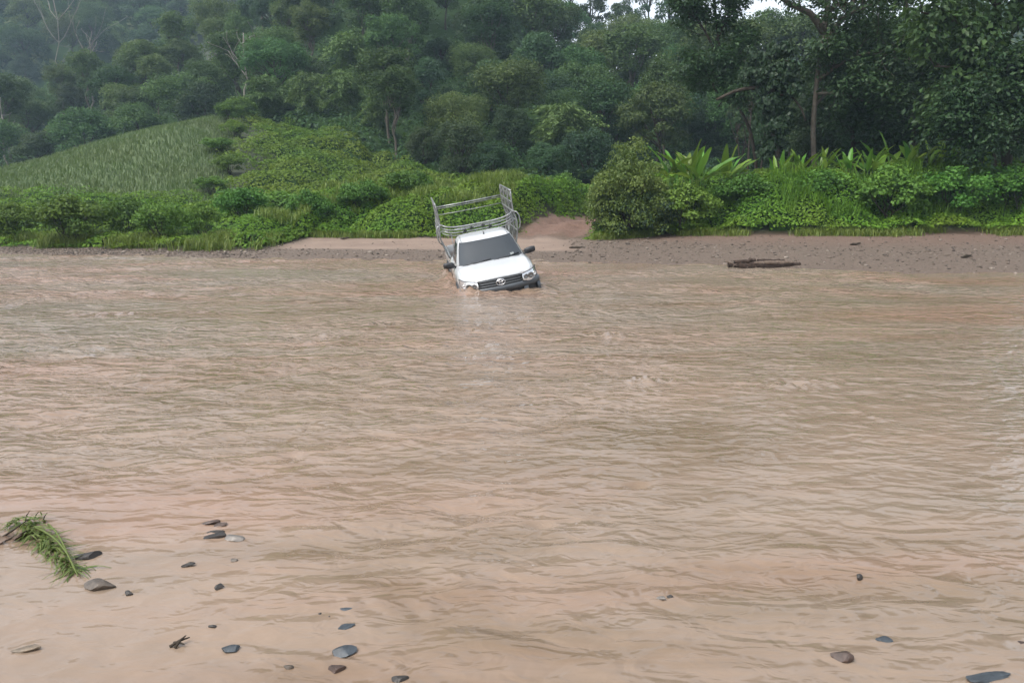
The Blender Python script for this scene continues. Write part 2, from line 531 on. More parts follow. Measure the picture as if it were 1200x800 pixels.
def build_ground():
    ys = axis_points([(-30, -2, 1.0), (-2, 20, 0.4), (20, 50, 0.2), (50, 120, 1.0), (120, 470, 4.0)])
    xr = axis_points([(0, 26, 0.40), (26, 120, 2.0), (120, 440, 8.0)])
    xs = np.concatenate([-xr[:0:-1], xr])
    X, Y = np.meshgrid(xs, ys, indexing='ij')
    Z = ground_z(X, Y)
    d = Y - shore(X)
    grain = fbm(X * 2.2, Y * 2.2, 3, 50)
    Z = Z + np.where((d > -0.5) & (Y < 52), 0.022 * grain, 0)
    P = np.stack([X, Y, Z], -1)
    s = Soup(); s.grid(P, flip=False)
    o = s.obj('ground', M['ground'], smooth=True)
    vb = veg_base(X)
    wob = 0.5 * fbm(X * 0.6, Y * 0.6, 3, 61)
    gravel = (1 - ss(0.2, 1.2, d - vb + wob)) * np.ones_like(X)
    rd = road_dist(X, Y) + 0.35 * fbm(X * 1.1, Y * 1.1, 3, 62)
    red = (1 - ss(1.5, 2.3, rd)) * ss(7.0, 9.5, d) * (Y > 30)
    # reddish silt on the upper part of the gravel bar on the right, pale mud on the track in the middle
    red = np.maximum(red, 0.55 * ss(5, 9.5, d + wob) * ss(3, 7, X) * (1 - ss(0.3, 1.3, d - vb)))
    mud = ss(-10.5, -9.0, X + wob) * (1 - ss(1.6, 3.6, X + wob)) * ss(2.7, 3.5, d + 0.5 * wob) * (1 - ss(7.2, 8.2, d + 0.5 * wob))
    red = red * (1 - mud)
    field = ss(0, -1.5, X - slope_edge(Y)) * ss(48, 51, Y) * (1 - ss(92, 96, Y)) * (X > -110)
    C = np.stack([gravel, red, mud, field], -1).reshape(-1, 4)
    a = o.data.color_attributes.new('zones', 'FLOAT_COLOR', 'POINT')
    a.data.foreach_set('color', C.astype(np.float32).ravel())
    tag(o, kind='structure')
    return o
build_ground()

# wavelets and standing waves that the photograph shows: pixel, length, height
WAVELETS = [(120, 368, 1.3, .10), (238, 366, 0.9, .05), (205, 386, .8, .07), (50, 409, .9, .07), (444, 379, .8, .07), (538, 388, .7, .09),
            (572, 384, .7, .08), (405, 394, 1.1, .05), (714, 393, 1.0, .07), (5, 357, 1.2, .10), (160, 320, .9, .06),
            (740, 568, .35, .035), (635, 615, .35, .035), (760, 445, .9, .05), (330, 430, .9, .04), (930, 450, 1.2, .05)]

def build_water():
    # row spacing follows the distance so that ripples near the bank stay fine
    ys = [-3.0]
    while ys[-1] < 1.2: ys.append(ys[-1] + 0.12)
    while ys[-1] < 44: ys.append(ys[-1] + min(max(0.0013 * ys[-1] ** 2, 0.026), 0.20))
    xr = [0.0]
    while xr[-1] < 70: xr.append(xr[-1] + (0.036 if xr[-1] < 4 else min(0.036 + 0.011 * (xr[-1] - 4), 0.9)))
    xs = np.array([-v for v in xr[:0:-1]] + xr); ys = np.array(ys)
    X, Y = np.meshgrid(xs, ys, indexing='ij')
    # domain warp: the current curls
    wx = X + 0.5 * fbm(X * 0.35, Y * 0.5, 3, 70) + 0.12 * perlin(X * 1.7, Y * 2.2, 75)
    wy = Y + 0.5 * fbm(X * 0.35, Y * 0.5, 3, 80) + 0.10 * perlin(X * 1.7, Y * 2.2, 85)
    calm = 1 - 0.62 * ss(0.9, -0.3, (X + 1.55) + 0.20 * (Y - 4) + 0.25 * perlin(X * 1.2, Y * 1.2, 3)) * ss(5.2, 4.2, Y + 0.3 * perlin(X, Y, 6))
    ener = 0.22 + 1.15 * ss(-0.28, 0.28, fbm(X * 0.13, Y * 0.26, 3, 90)) + 0.25 * ss(2, -14, X)
    for px, py, ax_, ay_ in ((930, 470, 2.2, 1.0), (1080, 440, 2.6, 1.2), (1150, 352, 3.0, 1.0), (860, 420, 1.6, .8), (830, 535, 1.0, .5)):   # slick patches
        cx, cy = spot(px, py)
        ener = ener * (1 - 0.85 * np.exp(-((X - cx) / ax_) ** 2 - ((Y - cy) / ay_) ** 2))
    nearf = 0.62 + 0.38 * ss(3, 9, Y) + 1.0 * ss(9, 22, Y)
    def crest(f, ax, sd):                      # rounded-crest wavelets
        n = perlin(wx * f, wy * f * ax, sd)
        return 0.62 - np.sqrt(n * n + 0.006) * 2.0
    fl = 0.04 * perlin(wx * 0.45, wy * 0.75, 101) * ss(4, 9, Y)
    z = fl + ener * nearf * (0.030 * perlin(wx * 1.1, wy * 1.9, 104) + 0.022 * crest(1.3, 1.8, 110))
    z = z + (0.45 + 0.55 * ener) * nearf * 0.0120 * crest(2.7, 1.8, 120)
    z = z + 0.0058 * nearf * crest(5.6, 1.7, 130) * ss(16, 9, Y)
    z = z + 0.0010 * perlin(wx * 11, wy * 17, 140) * ss(9, 5, Y)
    # broken, sparse crest lines near the bank
    z = z + 0.010 * ss(0.10, 0.45, fbm(X * 0.9, Y * 1.3, 2, 145)) * np.exp(-(perlin(wx * 1.6, wy * 2.6, 147) / 0.05) ** 2) * ss(14, 8, Y)
    churn = ss(0.32, 0.62, fbm(X * 0.55, Y * 0.8, 2, 171)) * ss(6, 10, Y) * ss(27, 20, Y)
    z = z + churn * (0.05 * perlin(X * 2.4, Y * 3.6, 173) + 0.035 * perlin(X * 5.5, Y * 7, 174))
    z = z * calm
    chop = calm * (0.62 + 0.75 * ss(2.5, 14, Y)) * (0.35 + 0.65 * np.clip(ener, 0, 1))
    for px, py, ln, h in WAVELETS:
        cx, cy = spot(px, py)
        dx, dy = X - cx, Y - cy
        dx = dx + 0.15 * perlin(X * 2.5, Y * 2.5, 9)
        ln = ln * 0.36; h = h * 0.9
        k = np.exp(-(dx / ln) ** 2 - (dy / (0.45 * ln)) ** 2)
        z = z + h * k * (-0.1 + 1.6 * perlin(X * 4.5, Y * 6.5, 150)) + 1.8 * h * k * perlin(X * 8, Y * 10, 155)
    # water piled up and boiling around the truck
    ca, sa = math.cos(-TRUCK_ROT[2]), math.sin(-TRUCK_ROT[2])
    dx, dy = X - TRUCK_LOC[0], Y - TRUCK_LOC[1]
    lx = ca * dx - sa * dy; ly = sa * dx + ca * dy
    qx = np.maximum(np.abs(lx) - 0.92, 0); qy = np.maximum(np.abs(ly + 0.05) - 2.55, 0)
    r = np.hypot(qx, qy)
    side = 0.35 + 0.65 * ss(0.4, -0.8, lx)
    boil = np.exp(-(r / 0.38) ** 2) * side
    z = z + boil * (0.05 + 0.17 * perlin(X * 2.6, Y * 2.6, 160) + 0.13 * perlin(X * 6, Y * 6, 165))
    wake = np.exp(-(r / 1.3) ** 2)
    z = z + wake * 0.03 * np.sin(r * 9 + 5 * perlin(X * 1.2, Y * 1.2, 168)) + np.exp(-(r / 2.2) ** 2) * 0.05 * perlin(X * 2.2, Y * 2.2, 169)
    chop = np.maximum(chop, np.exp(-(r / 2.5) ** 2) * 1.3)
    # little ripple rings round the stones near the bank
    for (px, py, w, *_r) in STONES:
        cx, cy = spot(px, py)
        rr = np.hypot(X - cx - 0.02, (Y - cy) * 1.0)
        rad = 0.5 * w * np.hypot(cx, cy) / FPX
        z = z + 0.0045 * np.exp(-((rr - rad) / 0.05) ** 2) * np.cos((rr - rad) * 60)
    s = Soup(); s.grid(np.stack([X, Y, z], -1))
    o = s.obj('river_water', M['water'], smooth=True)
    at_ = o.data.attributes.new('chop', 'FLOAT', 'POINT'); at_.data.foreach_set('value', chop.astype(np.float32).ravel())
    # ripples finer than the mesh, stronger out in the current
    rgh = (0.05 + 0.13 * ss(7, 20, Y)) * (0.55 + 0.45 * np.clip(ener, 0, 1))
    at_ = o.data.attributes.new('ripple_rough', 'FLOAT', 'POINT'); at_.data.foreach_set('value', rgh.astype(np.float32).ravel())
    tag(o, kind='structure')

# px, py, width px, relative height, colour, angular, rotation, name, label
STONES = [
 (102, 654, 25, .55, 'dark', .3, 10, 'stone', 'dark wet stone right beside the flattened grass clump'),
 (117, 689, 33, .50, 'brown', .2, -12, 'stone', 'rounded grey-brown stone below the tip of the grass clump'),
 (150, 697, 11, .5, 'dark', .4, 0, 'stone', 'tiny dark stone right of the rounded grey-brown stone'),
 (245, 614, 24, .28, 'rust', .6, 14, 'stone', 'dark reddish slab at the top of the four-slab cluster'),
 (260, 616, 17, .35, 'rust', .6, 25, 'stone', 'short brown slab touching the reddish topmost slab'),
 (255, 625, 23, .22, 'dark', .6, 10, 'stone', 'thin dark slab in the middle of the slab cluster'),
 (250, 631, 32, .22, 'dark', .6, 18, 'stone', 'long thin slanting dark slab at the foot of the slab cluster'),
 (274, 633, 23, .38, 'pale', .1, -8, 'stone', 'smooth pale grey stone at the right end of the slab cluster'),
 (219, 664, 17, .26, 'dark', .6, 20, 'stone', 'narrow dark slab alone below the slab cluster'),
 (275, 658, 9, .4, 'brown', .4, 0, 'stone', 'tiny brown stone just below the pale grey stone'),
 (257, 690, 10, .9, 'dark', .8, 30, 'stone', 'small pointed dark stone between slab cluster and bottom edge'),
 (249, 737, 9, .45, 'dark', .5, 0, 'stone', 'tiny dark stone above the dark angular stone'),
 (268, 764, 21, .5, 'slate', .8, 12, 'stone', 'angular dark grey stone near the bottom left'),
 (338, 784, 11, .4, 'brown', .4, 0, 'stone', 'little brown stone left of the row of bluish stones'),
 (402, 717, 24, .36, 'slate', .5, 8, 'stone', 'topmost oblong blue-grey stone of the row of four'),
 (405, 739, 22, .45, 'slate', .4, 28, 'stone', 'pointed oval blue-grey stone, second of the row of four'),
 (401, 767, 31, .42, 'slate', .5, 18, 'stone', 'largest flat blue-grey stone, third of the row of four'),
 (394, 787, 21, .50, 'rust', .7, 6, 'stone', 'reddish-brown stone at the bottom of the row of four'),
 (374, 723, 7, .6, 'dark', .4, 0, 'stone', 'tiny dark stone left of the topmost blue-grey stone'),
 (385, 726, 6, .5, 'brown', .4, 0, 'stone', 'speck of brown stone close beside the topmost blue-grey stone'),
 (31, 763, 26, .20, 'tan', .1, 10, 'stone', 'flat tan stone barely above the calm water at bottom left'),
 (776, 704, 14, .5, 'pale', .5, 10, 'stone', 'small pale stone alone right of centre near the bottom'),
 (785, 702, 8, .6, 'dark', .6, 0, 'stone', 'dark chip of stone touching the small pale stone'),
 (1007, 679, 9, 1.3, 'dark', .7, 40, 'stone', 'small upright dark stone on the right, farthest from bank'),
 (1035, 753, 19, .5, 'slate', .7, -12, 'stone', 'blue-grey wedge-shaped stone at the lower right'),
 (990, 771, 26, .7, 'rust', .5, 15, 'stone', 'lumpy brown stone left of the blue-grey wedge stone'),
 (1158, 800, 50, .26, 'slate', .7, 6, 'stone', 'big blue-grey slate at the bottom right corner'),
 (1197, 758, 11, .7, 'rust', .5, 0, 'stone', 'brown stone at the right edge above the big slate'),
 (468, 798, 20, .4, 'dark', .5, 4, 'stone', 'dark stone cut by the bottom edge right of the row'),
]
build_water()

# ================================================================== TRUCK
def paint_material():
    m, nt, bs = new_mat('white_paint')
    vec = mapping(nt)
    n = noise(nt, 2.2, 6, 0.65, vec)
    sx = nt.nodes.new('ShaderNodeSeparateXYZ'); tc = nt.nodes.new('ShaderNodeTexCoord')
    nt.links.new(tc.outputs['Object'], sx.inputs[0])
    # dried mud splashes along the flanks: more of them low down, with ragged edges
    mr = nt.nodes.new('ShaderNodeMapRange')
    mr.inputs['From Min'].default_value = 1.02; mr.inputs['From Max'].default_value = 0.62
    nt.links.new(sx.outputs['Z'], mr.inputs['Value'])
    ad = nt.nodes.new('ShaderNodeMath'); ad.operation = 'MULTIPLY_ADD'
    nt.links.new(mr.outputs[0], ad.inputs[0]); ad.inputs[1].default_value = 0.42; nt.links.new(n.outputs[0], ad.inputs[2])
    f = ramp(nt, [(0.66, (0, 0, 0)), (0.86, (0.8, 0.8, 0.8))], ad.outputs[0])
    c = mixrgb(nt, f.outputs[0], (0.47, 0.485, 0.49), (0.28, 0.20, 0.145))
    nt.links.new(c, bs.inputs['Base Color'])
    bs.inputs['Roughness'].default_value = 0.22
    bs.inputs['Coat Weight'].default_value = 0.5
    bs.inputs['Coat Roughness'].default_value = 0.06
    return m

M['paint'] = paint_material()
M['glass'] = simple_mat('tinted_glass', (0.020, 0.026, 0.030), 0.05, var=0.05, spec=0.8)
M['trim'] = simple_mat('black_plastic', (0.016, 0.017, 0.019), 0.38, var=0.15)
M['plastic'] = simple_mat('grey_bumper_plastic', (0.062, 0.070, 0.078), 0.38, var=0.12)
M['chrome'] = simple_mat('bright_metal', (0.78, 0.79, 0.80), 0.14, 1.0, var=0.04)
M['slat'] = simple_mat('grey_slat', (0.11, 0.118, 0.125), 0.3, 0.4, var=0.08)
M['lamp'] = simple_mat('headlamp_reflector', (0.74, 0.75, 0.76), 0.16, 0.75, var=0.08, scale=14)
M['lampdark'] = simple_mat('headlamp_bowl', (0.16, 0.16, 0.16), 0.2, 0.6, var=0.1)
M['amber'] = simple_mat('amber_lens', (0.55, 0.27, 0.08), 0.2, var=0.1)
M['rubber'] = simple_mat('tyre_rubber', (0.018, 0.017, 0.016), 0.8, var=0.3, bmp=0.3)
M['rim'] = simple_mat('steel_rim', (0.35, 0.34, 0.33), 0.4, 0.7)
M['pipe'] = simple_mat('galvanised_pipe', (0.28, 0.288, 0.285), 0.34, 0.6, var=0.35, scale=9)
M['scroll'] = simple_mat('dull_scroll_steel', (0.15, 0.155, 0.155), 0.4, 0.5, var=0.5, scale=11)
M['paper'] = simple_mat('paper_sticker', (0.20, 0.22, 0.22), 0.6, var=0.1)

def build_truck():
    t = empty('pickup_truck', TRUCK_LOC, TRUCK_ROT)
    tag(t, 'white pickup truck with pipe cargo rack, stuck nose-down and tilted in the river', 'pickup truck')
    # ---- lower body: loft of half sections, mirrored
    st = [  # y, half width, shoulder z, hood z, bottom z, plan curve weight
        (-2.60, .70, .915, .945, .46, 1.0), (-2.52, .82, .945, .985, .44, 1.0), (-2.30, .875, .985, 1.035, .42, .85),
        (-1.80, .90, 1.03, 1.085, .40, .35), (-1.40, .90, 1.055, 1.115, .38, .0), (-.60, .90, 1.07, 1.10, .38, 0), (.0, .90, 1.07, 1.10, .38, 0), (.36, .89, 1.07, 1.10, .38, 0)]
    secs = []
    for y, w, zs, zh, zb, k in st:
        pts = [(w * .93, zb), (w * .985, zb + .12), (w * 1.0, (zb + zs) / 2 + .04), (w * .99, zs - .09), (w * .93, zs - .01), (w * .80, zh - .025), (w * .45, zh + .0), (0, zh + .012)]
        secs.append([(x, y + k * .24 * (x / .9) ** 2.4 - .03 * k * (1 - x / .9), z) for x, z in pts])
    S = catmull(np.array(secs), 57)                    # (57, 8, 3)
    S = np.swapaxes(catmull(np.swapaxes(S, 0, 1), 36), 0, 1)   # (57, 36, 3)
    full = np.concatenate([S[:, :-1], (S * [-1, 1, 1])[:, ::-1]], 1)
    s = Soup(); s.grid(full, flip=True)
    # front cap behind grille and lamps
    nose = full[0].copy(); low = nose.copy(); low[:, 2] = .46; low[:, 1] += .02
    s.grid(np.stack([low, nose]), flip=True)
    body = s.obj('body', M['paint'], t, smooth=True)
    # hood panel, 7 mm proud
    hd = full[2:34, 22:49].copy(); hd[:, :, 2] += .008
    drop = hd[:1].copy(); drop[..., 2] -= .035; drop[..., 1] += .004
    hd = np.concatenate([drop, hd], 0)
    l = hd[:, :1].copy(); l[..., 2] -= .02; rr = hd[:, -1:].copy(); rr[..., 2] -= .02
    hd = np.concatenate([l, hd, rr], 1)
    crease = np.exp(-((np.abs(hd[..., 0]) - .50) / .05) ** 2) * .010
    hd[..., 2] += crease
    s = Soup(); s.grid(hd, flip=True); s.obj('hood', M['paint'], t, smooth=True)
    # ---- greenhouse: stacked superellipse rings
    rings = [(1.03, -1.46, .40, .845), (1.10, -1.40, .40, .815), (1.20, -1.24, .39, .785), (1.40, -.94, .365, .715), (1.50, -.79, .35, .675), (1.555, -.69, .33, .645), (1.60, -.57, .29, .585), (1.625, -.42, .20, .46), (1.635, -.2, .05, .2)]
    rg = catmull(np.array(rings), 34)
    NE = 6.0
    def cab_y(x, row):
        _, yf, yb, hw = row
        c, hl = (yf + yb) / 2, (yb - yf) / 2
        return c - hl * (1 - np.clip(np.abs(x) / hw, 0, 1) ** NE) ** (1 / NE) - .085 * (1 - (x / hw) ** 2)
    P = []
    ang = np.arange(0, 72) / 71 * 2 * np.pi
    for row in rg:
        z, yf, yb, hw = row
        c, hl = (yf + yb) / 2, (yb - yf) / 2
        x = hw * np.sign(np.cos(ang)) * np.abs(np.cos(ang)) ** (2 / NE)
        y = c + hl * np.sign(np.sin(ang)) * np.abs(np.sin(ang)) ** (2 / NE)
        y = y - np.where(np.sin(ang) < 0, .085 * (1 - (x / hw) ** 2), 0)
        P.append(np.stack([x, y, np.full_like(x, z)], 1))
    s = Soup(); s.grid(np.array(P), flip=True)
    c = np.array([[0, -.1, 1.637]]); lp = np.concatenate([P[-1], c]); n = len(P[-1])
    s.add(lp, tris=[(i, i + 1, n) for i in range(n - 1)])
    cab = s.obj('cab', M['paint'], t, smooth=True)
    def rowat(z):
        return np.array([np.interp(z, rg[:, 0], rg[:, k]) for k in range(4)])
    # windscreen
    def screen(z0, z1, f0, f1, off, nz=10, nx=18):
        G = []
        for z in np.linspace(z0, z1, nz):
            row = rowat(z); f = np.interp(z, [z0, z1], [f0, f1])
            x = np.linspace(-1, 1, nx) * row[3] * f
            G.append(np.stack([x, cab_y(x, row) - off, np.full(nx, z + off * .6)], 1))
        return np.array(G)
    s = Soup(); s.grid(screen(1.115, 1.535, .925, .935, .006), flip=True)
    ws = s.obj('windscreen', M['glass'], t, smooth=True)
    s = Soup()                                                       # black rubber seal round the glass
    G = screen(1.112, 1.54, .935, .945, .004)
    edge = np.concatenate([G[0], G[1:, -1], G[-1, ::-1], G[::-1, 0]])
    s.tube(edge, .009, 5); s.obj('window_seal', M['trim'], ws, smooth=True)
    g = screen(1.14, 1.19, .925, .925, .011, 3, 18)[:, 14:16]
    s = Soup(); s.grid(g, flip=True); s.obj('sticker', M['paper'], ws)
    g = screen(1.115, 1.30, .925, .925, .022, 12, 31)
    for i0, i1 in ((3, 15), (16, 29)):                               # two wipers parked low on the glass
        s = Soup()
        pts = [g[min(int(.5 + 2.2 * k / 8), 11), int(round(i0 + (i1 - i0) * k / 8))] for k in range(9)]
        s.tube(pts, .011, 5); s.obj('wiper', M['trim'], t, smooth=True)
    # side windows, doors, mirrors
    for sg in (-1, 1):
        def flank(z0, z1, y0f, y1, off, nz=6, ny=8):
            G = []
            for z in np.linspace(z0, z1, nz):
                row = rowat(z); ys_ = np.linspace(y0f(z), y1, ny)
                c_, hl = (row[1] + row[2]) / 2, (row[2] - row[1]) / 2
                x = row[3] * (1 - np.clip(np.abs((ys_ - c_) / hl), 0, 1) ** NE) ** (1 / NE) + off
                G.append(np.stack([sg * x, ys_, np.full(ny, z)], 1))
            return np.array(G)
        dr = np.stack([full[k, 3:20] if sg > 0 else (full[k, ::-1])[3:20] for k in range(26, 54)])
        dr = dr + np.array([sg * .007, 0, 0])
        s = Soup(); s.grid(dr, flip=sg > 0)
        door = s.obj('door', M['paint'], t, smooth=True)
        s = Soup(); s.grid(flank(1.125, 1.515, lambda z: np.interp(z, [1.1, 1.52], [-1.02, -.52]), .24, .006), flip=sg < 0)
        s.obj('side_window', M['glass'], door, smooth=True)
        s = Soup(); s.tube([(sg * .925, -.02, .93), (sg * .945, .03, .935), (sg * .945, .15, .935), (sg * .925, .20, .93)], .014, 6)
        s.obj('handle', M['trim'], door, smooth=True)
        s = Soup()
        a = np.arange(14) / 13 * 2 * np.pi
        rws = []
        for k, (dx, sc_) in enumerate(((-.135, .3), (-.125, .8), (-.06, 1.0), (.05, 1.02), (.12, .85), (.135, .3))):
            rws.append(np.stack([np.full(14, sg * (.985 + dx)), -1.08 + .065 * sc_ * np.sign(np.cos(a)) * np.abs(np.cos(a)) ** .6 + .03 * dx, 1.13 + .072 * sc_ * np.sign(np.sin(a)) * np.abs(np.sin(a)) ** .6 + .1 * dx], 1))
        s.grid(np.array(rws), flip=sg < 0)
        s.tube([(sg * .80, -1.06, 1.06), (sg * .90, -1.07, 1.09)], .028, 6)
        s.obj('mirror', M['trim'], t, smooth=True)
        # headlamp: wraps from the grille round the corner
        top = []; bot = []
        for k in range(13):
            x = np.interp(k, [0, 12], [.50, .868])
            yc = np.interp(x, [.5, .7, .80, .868], [-2.645, -2.575, -2.47, -2.22])
            zt = np.interp(x, [.5, .7, .868], [.925, .962, .99]); zb_ = np.interp(x, [.5, .62, .8, .868], [.775, .735, .735, .84])
            top.append((sg * x, yc + .035, zt)); bot.append((sg * x, yc - .005, zb_))
        top, bot = np.array(top), np.array(bot)
        G = np.array([bot + (top - bot) * v + np.array([0, -.02 * math.sin(v * math.pi), 0]) for v in np.linspace(0, 1, 7)])
        s = Soup(); s.grid(G, flip=sg < 0)
        s.grid(np.stack([G[0], G[0] + np.array([0, .08, .01])]), flip=sg > 0)
        hl_ = s.obj('headlight', M['lamp'], t, smooth=True)
        s = Soup(); edge = np.concatenate([bot, top[::-1], bot[:1]]) + np.array([0, -.004, 0]); s.tube(edge, .009, 5)
        s.obj('lamp_rim', M['trim'], hl_, smooth=True)
        for bx, br, mt in ((.585, .052, 'lampdark'), (.70, .066, 'lampdark'), (.80, .045, 'lamp')):
            yc = np.interp(bx, [.5, .7, .80, .868], [-2.645, -2.575, -2.47, -2.22])
            s = Soup(); a = np.arange(15) / 14 * 2 * np.pi
            rw = [np.stack([sg * (bx + br * q * np.cos(a)), np.full(15, yc - .02 + dpt) + .3 * br * q * np.cos(a), .855 + br * q * np.sin(a)], 1) for q, dpt in ((1.0, -.004), (.85, -.012), (.5, .0), (.05, .004))]
            s.grid(np.array(rw), flip=sg > 0); s.obj('lamp_bowl', M[mt], hl_, smooth=True)
        # wheel-arch flare (dark) and wheels
        for wy in (-1.69, 1.40):
            s = Soup(); a = np.linspace(-.1, math.pi + .1, 16)
            s.tube(np.stack([np.full(16, sg * .90), wy + .42 * np.cos(a), .38 + .42 * np.sin(a)], 1), .04, 6)
            s.obj('wheel_arch', M['trim'], t, smooth=True)
            wh = link('wheel', None, t) if False else None
            s = Soup(); prof = [(.70, .20), (.66, .32), (.70, .345), (.80, .35), (.88, .345), (.915, .32), (.90, .21)]
            a = np.arange(25) / 24 * 2 * np.pi
            rw = [np.stack([np.full(25, sg * px_), wy + pr * np.cos(a), .35 + pr * np.sin(a)], 1) for px_, pr in prof]
            s.grid(np.array(rw), flip=sg < 0); tyre = s.obj('wheel', M['rubber'], t, smooth=True)
            s = Soup(); rw = [np.stack([np.full(25, sg * px_), wy + pr * np.cos(a), .35 + pr * np.sin(a)], 1) for px_, pr in ((.895, .215), (.86, .19), (.84, .12), (.885, .07), (.89, .005))]
            s.grid(np.array(rw), flip=sg < 0); s.obj('rim', M['rim'], tyre, smooth=True)
    # ---- grille: black surround, horizontal slats, emblem
    def front_y(x):
        return -2.66 + .24 * (np.abs(x) / .9) ** 2.4
    gx = np.linspace(-.50, .50, 21)
    G = []
    for v in np.linspace(0, 1, 5):
        z = .755 + (.935 - .755) * v
        f = 1 - .10 * (1 - v) ** 2
        G.append(np.stack([gx * f, front_y(gx) + .035 * v - .012, np.full(21, z) - .012 * (gx / .5) ** 2 * (1 - v)], 1))
    s = Soup(); s.grid(np.array(G), flip=True)
    gr = s.obj('grille', M['trim'], t, smooth=True)
    for z, r_, mt in ((.805, .011, 'slat'), (.860, .011, 'slat'), (.915, .008, 'slat')):
        for sgn in ((-1, 1) if z < .9 else (0,)):
            xs_ = np.linspace(.085, .47, 9) * sgn if sgn else np.linspace(-.48, .48, 17)
            s = Soup(); s.tube(np.stack([xs_, front_y(xs_) + .035 * (z - .755) / .18 - .03, np.full(len(xs_), z)], 1), r_, 6)
            s.obj('slat', M[mt], gr, smooth=True)
    def ell(rx, rz, cz=0.0, n=28, dy=0.0, tr=.0085):
        a = np.arange(n + 1) / n * 2 * np.pi
        s.tube(np.stack([rx * np.cos(a), np.full(n + 1, -2.69 + dy), .85 + cz + rz * np.sin(a)], 1), tr, 6, cap=False)
    s = Soup(); ell(.098, .066); ell(.031, .060, .0, dy=-.004); ell(.064, .023, .030, dy=-.004)
    s.obj('emblem', M['chrome'], t, smooth=True)
    # ---- bumper
    def sweep(s, prof, x0, x1, n=25):
        xs_ = np.linspace(x0, x1, n)
        G = [np.stack([xs_ * (1 if z > .4 else .985), front_y(xs_) + dy + .55 * np.clip(np.abs(xs_) - .80, 0, 1) ** 1.0, np.full(n, z)], 1) for dy, z in prof]
        s.grid(np.array(G), flip=False)
    s = Soup()
    sweep(s, [(.06, .775), (-.035, .765), (-.055, .73), (-.05, .66), (-.02, .64), (.06, .64)], -.91, .91, 41)
    sweep(s, [(.06, .46), (-.04, .45), (-.05, .40), (-.02, .345), (.08, .33)], -.88, .88, 33)
    for sg in (-1, 1):
        a_, b_ = sorted((sg * .50, sg * .60))
        sweep(s, [(.03, .665), (-.045, .64), (-.05, .47), (.03, .44)], a_, b_, 5)
        a_, b_ = sorted((sg * .83, sg * .91))
        sweep(s, [(.03, .665), (-.045, .64), (-.05, .47), (.03, .44)], a_, b_, 5)
    bp = s.obj('bumper', M['plastic'], t, smooth=True)
    s = Soup(); sweep(s, [(.0, .66), (.0, .44)], -.50, .50, 21); ib = s.obj('lower_intake', M['trim'], t, smooth=True)
    s = Soup()
    sweep(s, [(.02, .565), (-.03, .56), (-.03, .54), (.02, .535)], -.50, .50, 21); s.obj('intake_bar', M['trim'], ib, smooth=True)
    for sg in (-1, 1):
        a_, b_ = sorted((sg * .59, sg * .85))
        s = Soup(); sweep(s, [(.0, .66), (.01, .44)], a_, b_, 9); s.obj('fog_lamp_recess', M['trim'], bp, smooth=True)
    # antenna on the roof
    s = Soup(); s.tube([(0.02, -.50, 1.60), (0.02, -.49, 1.64), (0.02, -.45, 1.685)], [.022, .018, .008], 7); s.obj('antenna', M['trim'], t, smooth=True)
    # roof gutters
    for sg in (-1, 1):
        s = Soup(); s.tube([(sg * .575, -.66, 1.575), (sg * .565, -.3, 1.607), (sg * .56, .2, 1.60)], .008, 5); s.obj('roof_seam', M['slat'], t, smooth=True)
    # ---- cargo bed
    for sg in (-1, 1):
        s = Soup()
        zz = [(.86, .42), (.90, .52), (.905, .78), (.885, .98), (.87, 1.03), (.82, 1.03), (.80, .95), (.80, .55)]
        ysb = np.linspace(.45, 2.60, 12)
        G = np.array([np.stack([np.full(12, sg * x), ysb, np.full(12, z)], 1) for x, z in zz])
        s.grid(G, flip=sg > 0); s.obj('bed_side', M['paint'], t, smooth=True)
    s = Soup(); s.box((0, .47, .78), (.80, .02, .25)); s.obj('bed_front', M['paint'], t, bevel=.01)
    s = Soup(); s.box((0, 2.60, .76), (.80, .025, .27)); s.obj('tailgate', M['paint'], t, bevel=.01)
    s = Soup(); s.box((0, 1.53, .56), (.80, 1.03, .02)); s.obj('bed_floor', M['trim'], t)
    s = Soup(); s.box((0, .6, .42), (.42, 1.9, .06)); s.obj('chassis', M['trim'], t)
    # ---- rack of galvanised pipe: lower tier bulges out, upper tier set in
    tiers = [(1.04, .875), (1.22, .935), (1.40, .985), (1.62, 1.01), (1.80, .985), (1.90, .955), (2.12, .955), (2.30, .965), (2.43, .975)]
    tz = np.array([a for a, b in tiers]); tx = np.array([b for a, b in tiers])
    rk = Soup(); rk.tube([(-.86, .46, 1.06), (-.3, .455, 1.055), (.3, .455, 1.055), (.86, .46, 1.06)], .020, 6)
    rack = rk.obj('cargo_rack', M['pipe'], t, smooth=True)
    for sg in (-1, 1):
        for y in (.48, 1.16, 1.84, 2.52):
            zz = np.linspace(1.03, 2.43, 15); rk = Soup()
            rk.tube(np.stack([sg * np.interp(zz, tz, tx), np.full(15, y), zz], 1), .018, 6); rk.obj('post', M['pipe'], rack, smooth=True)
    rngk = random.Random(4)
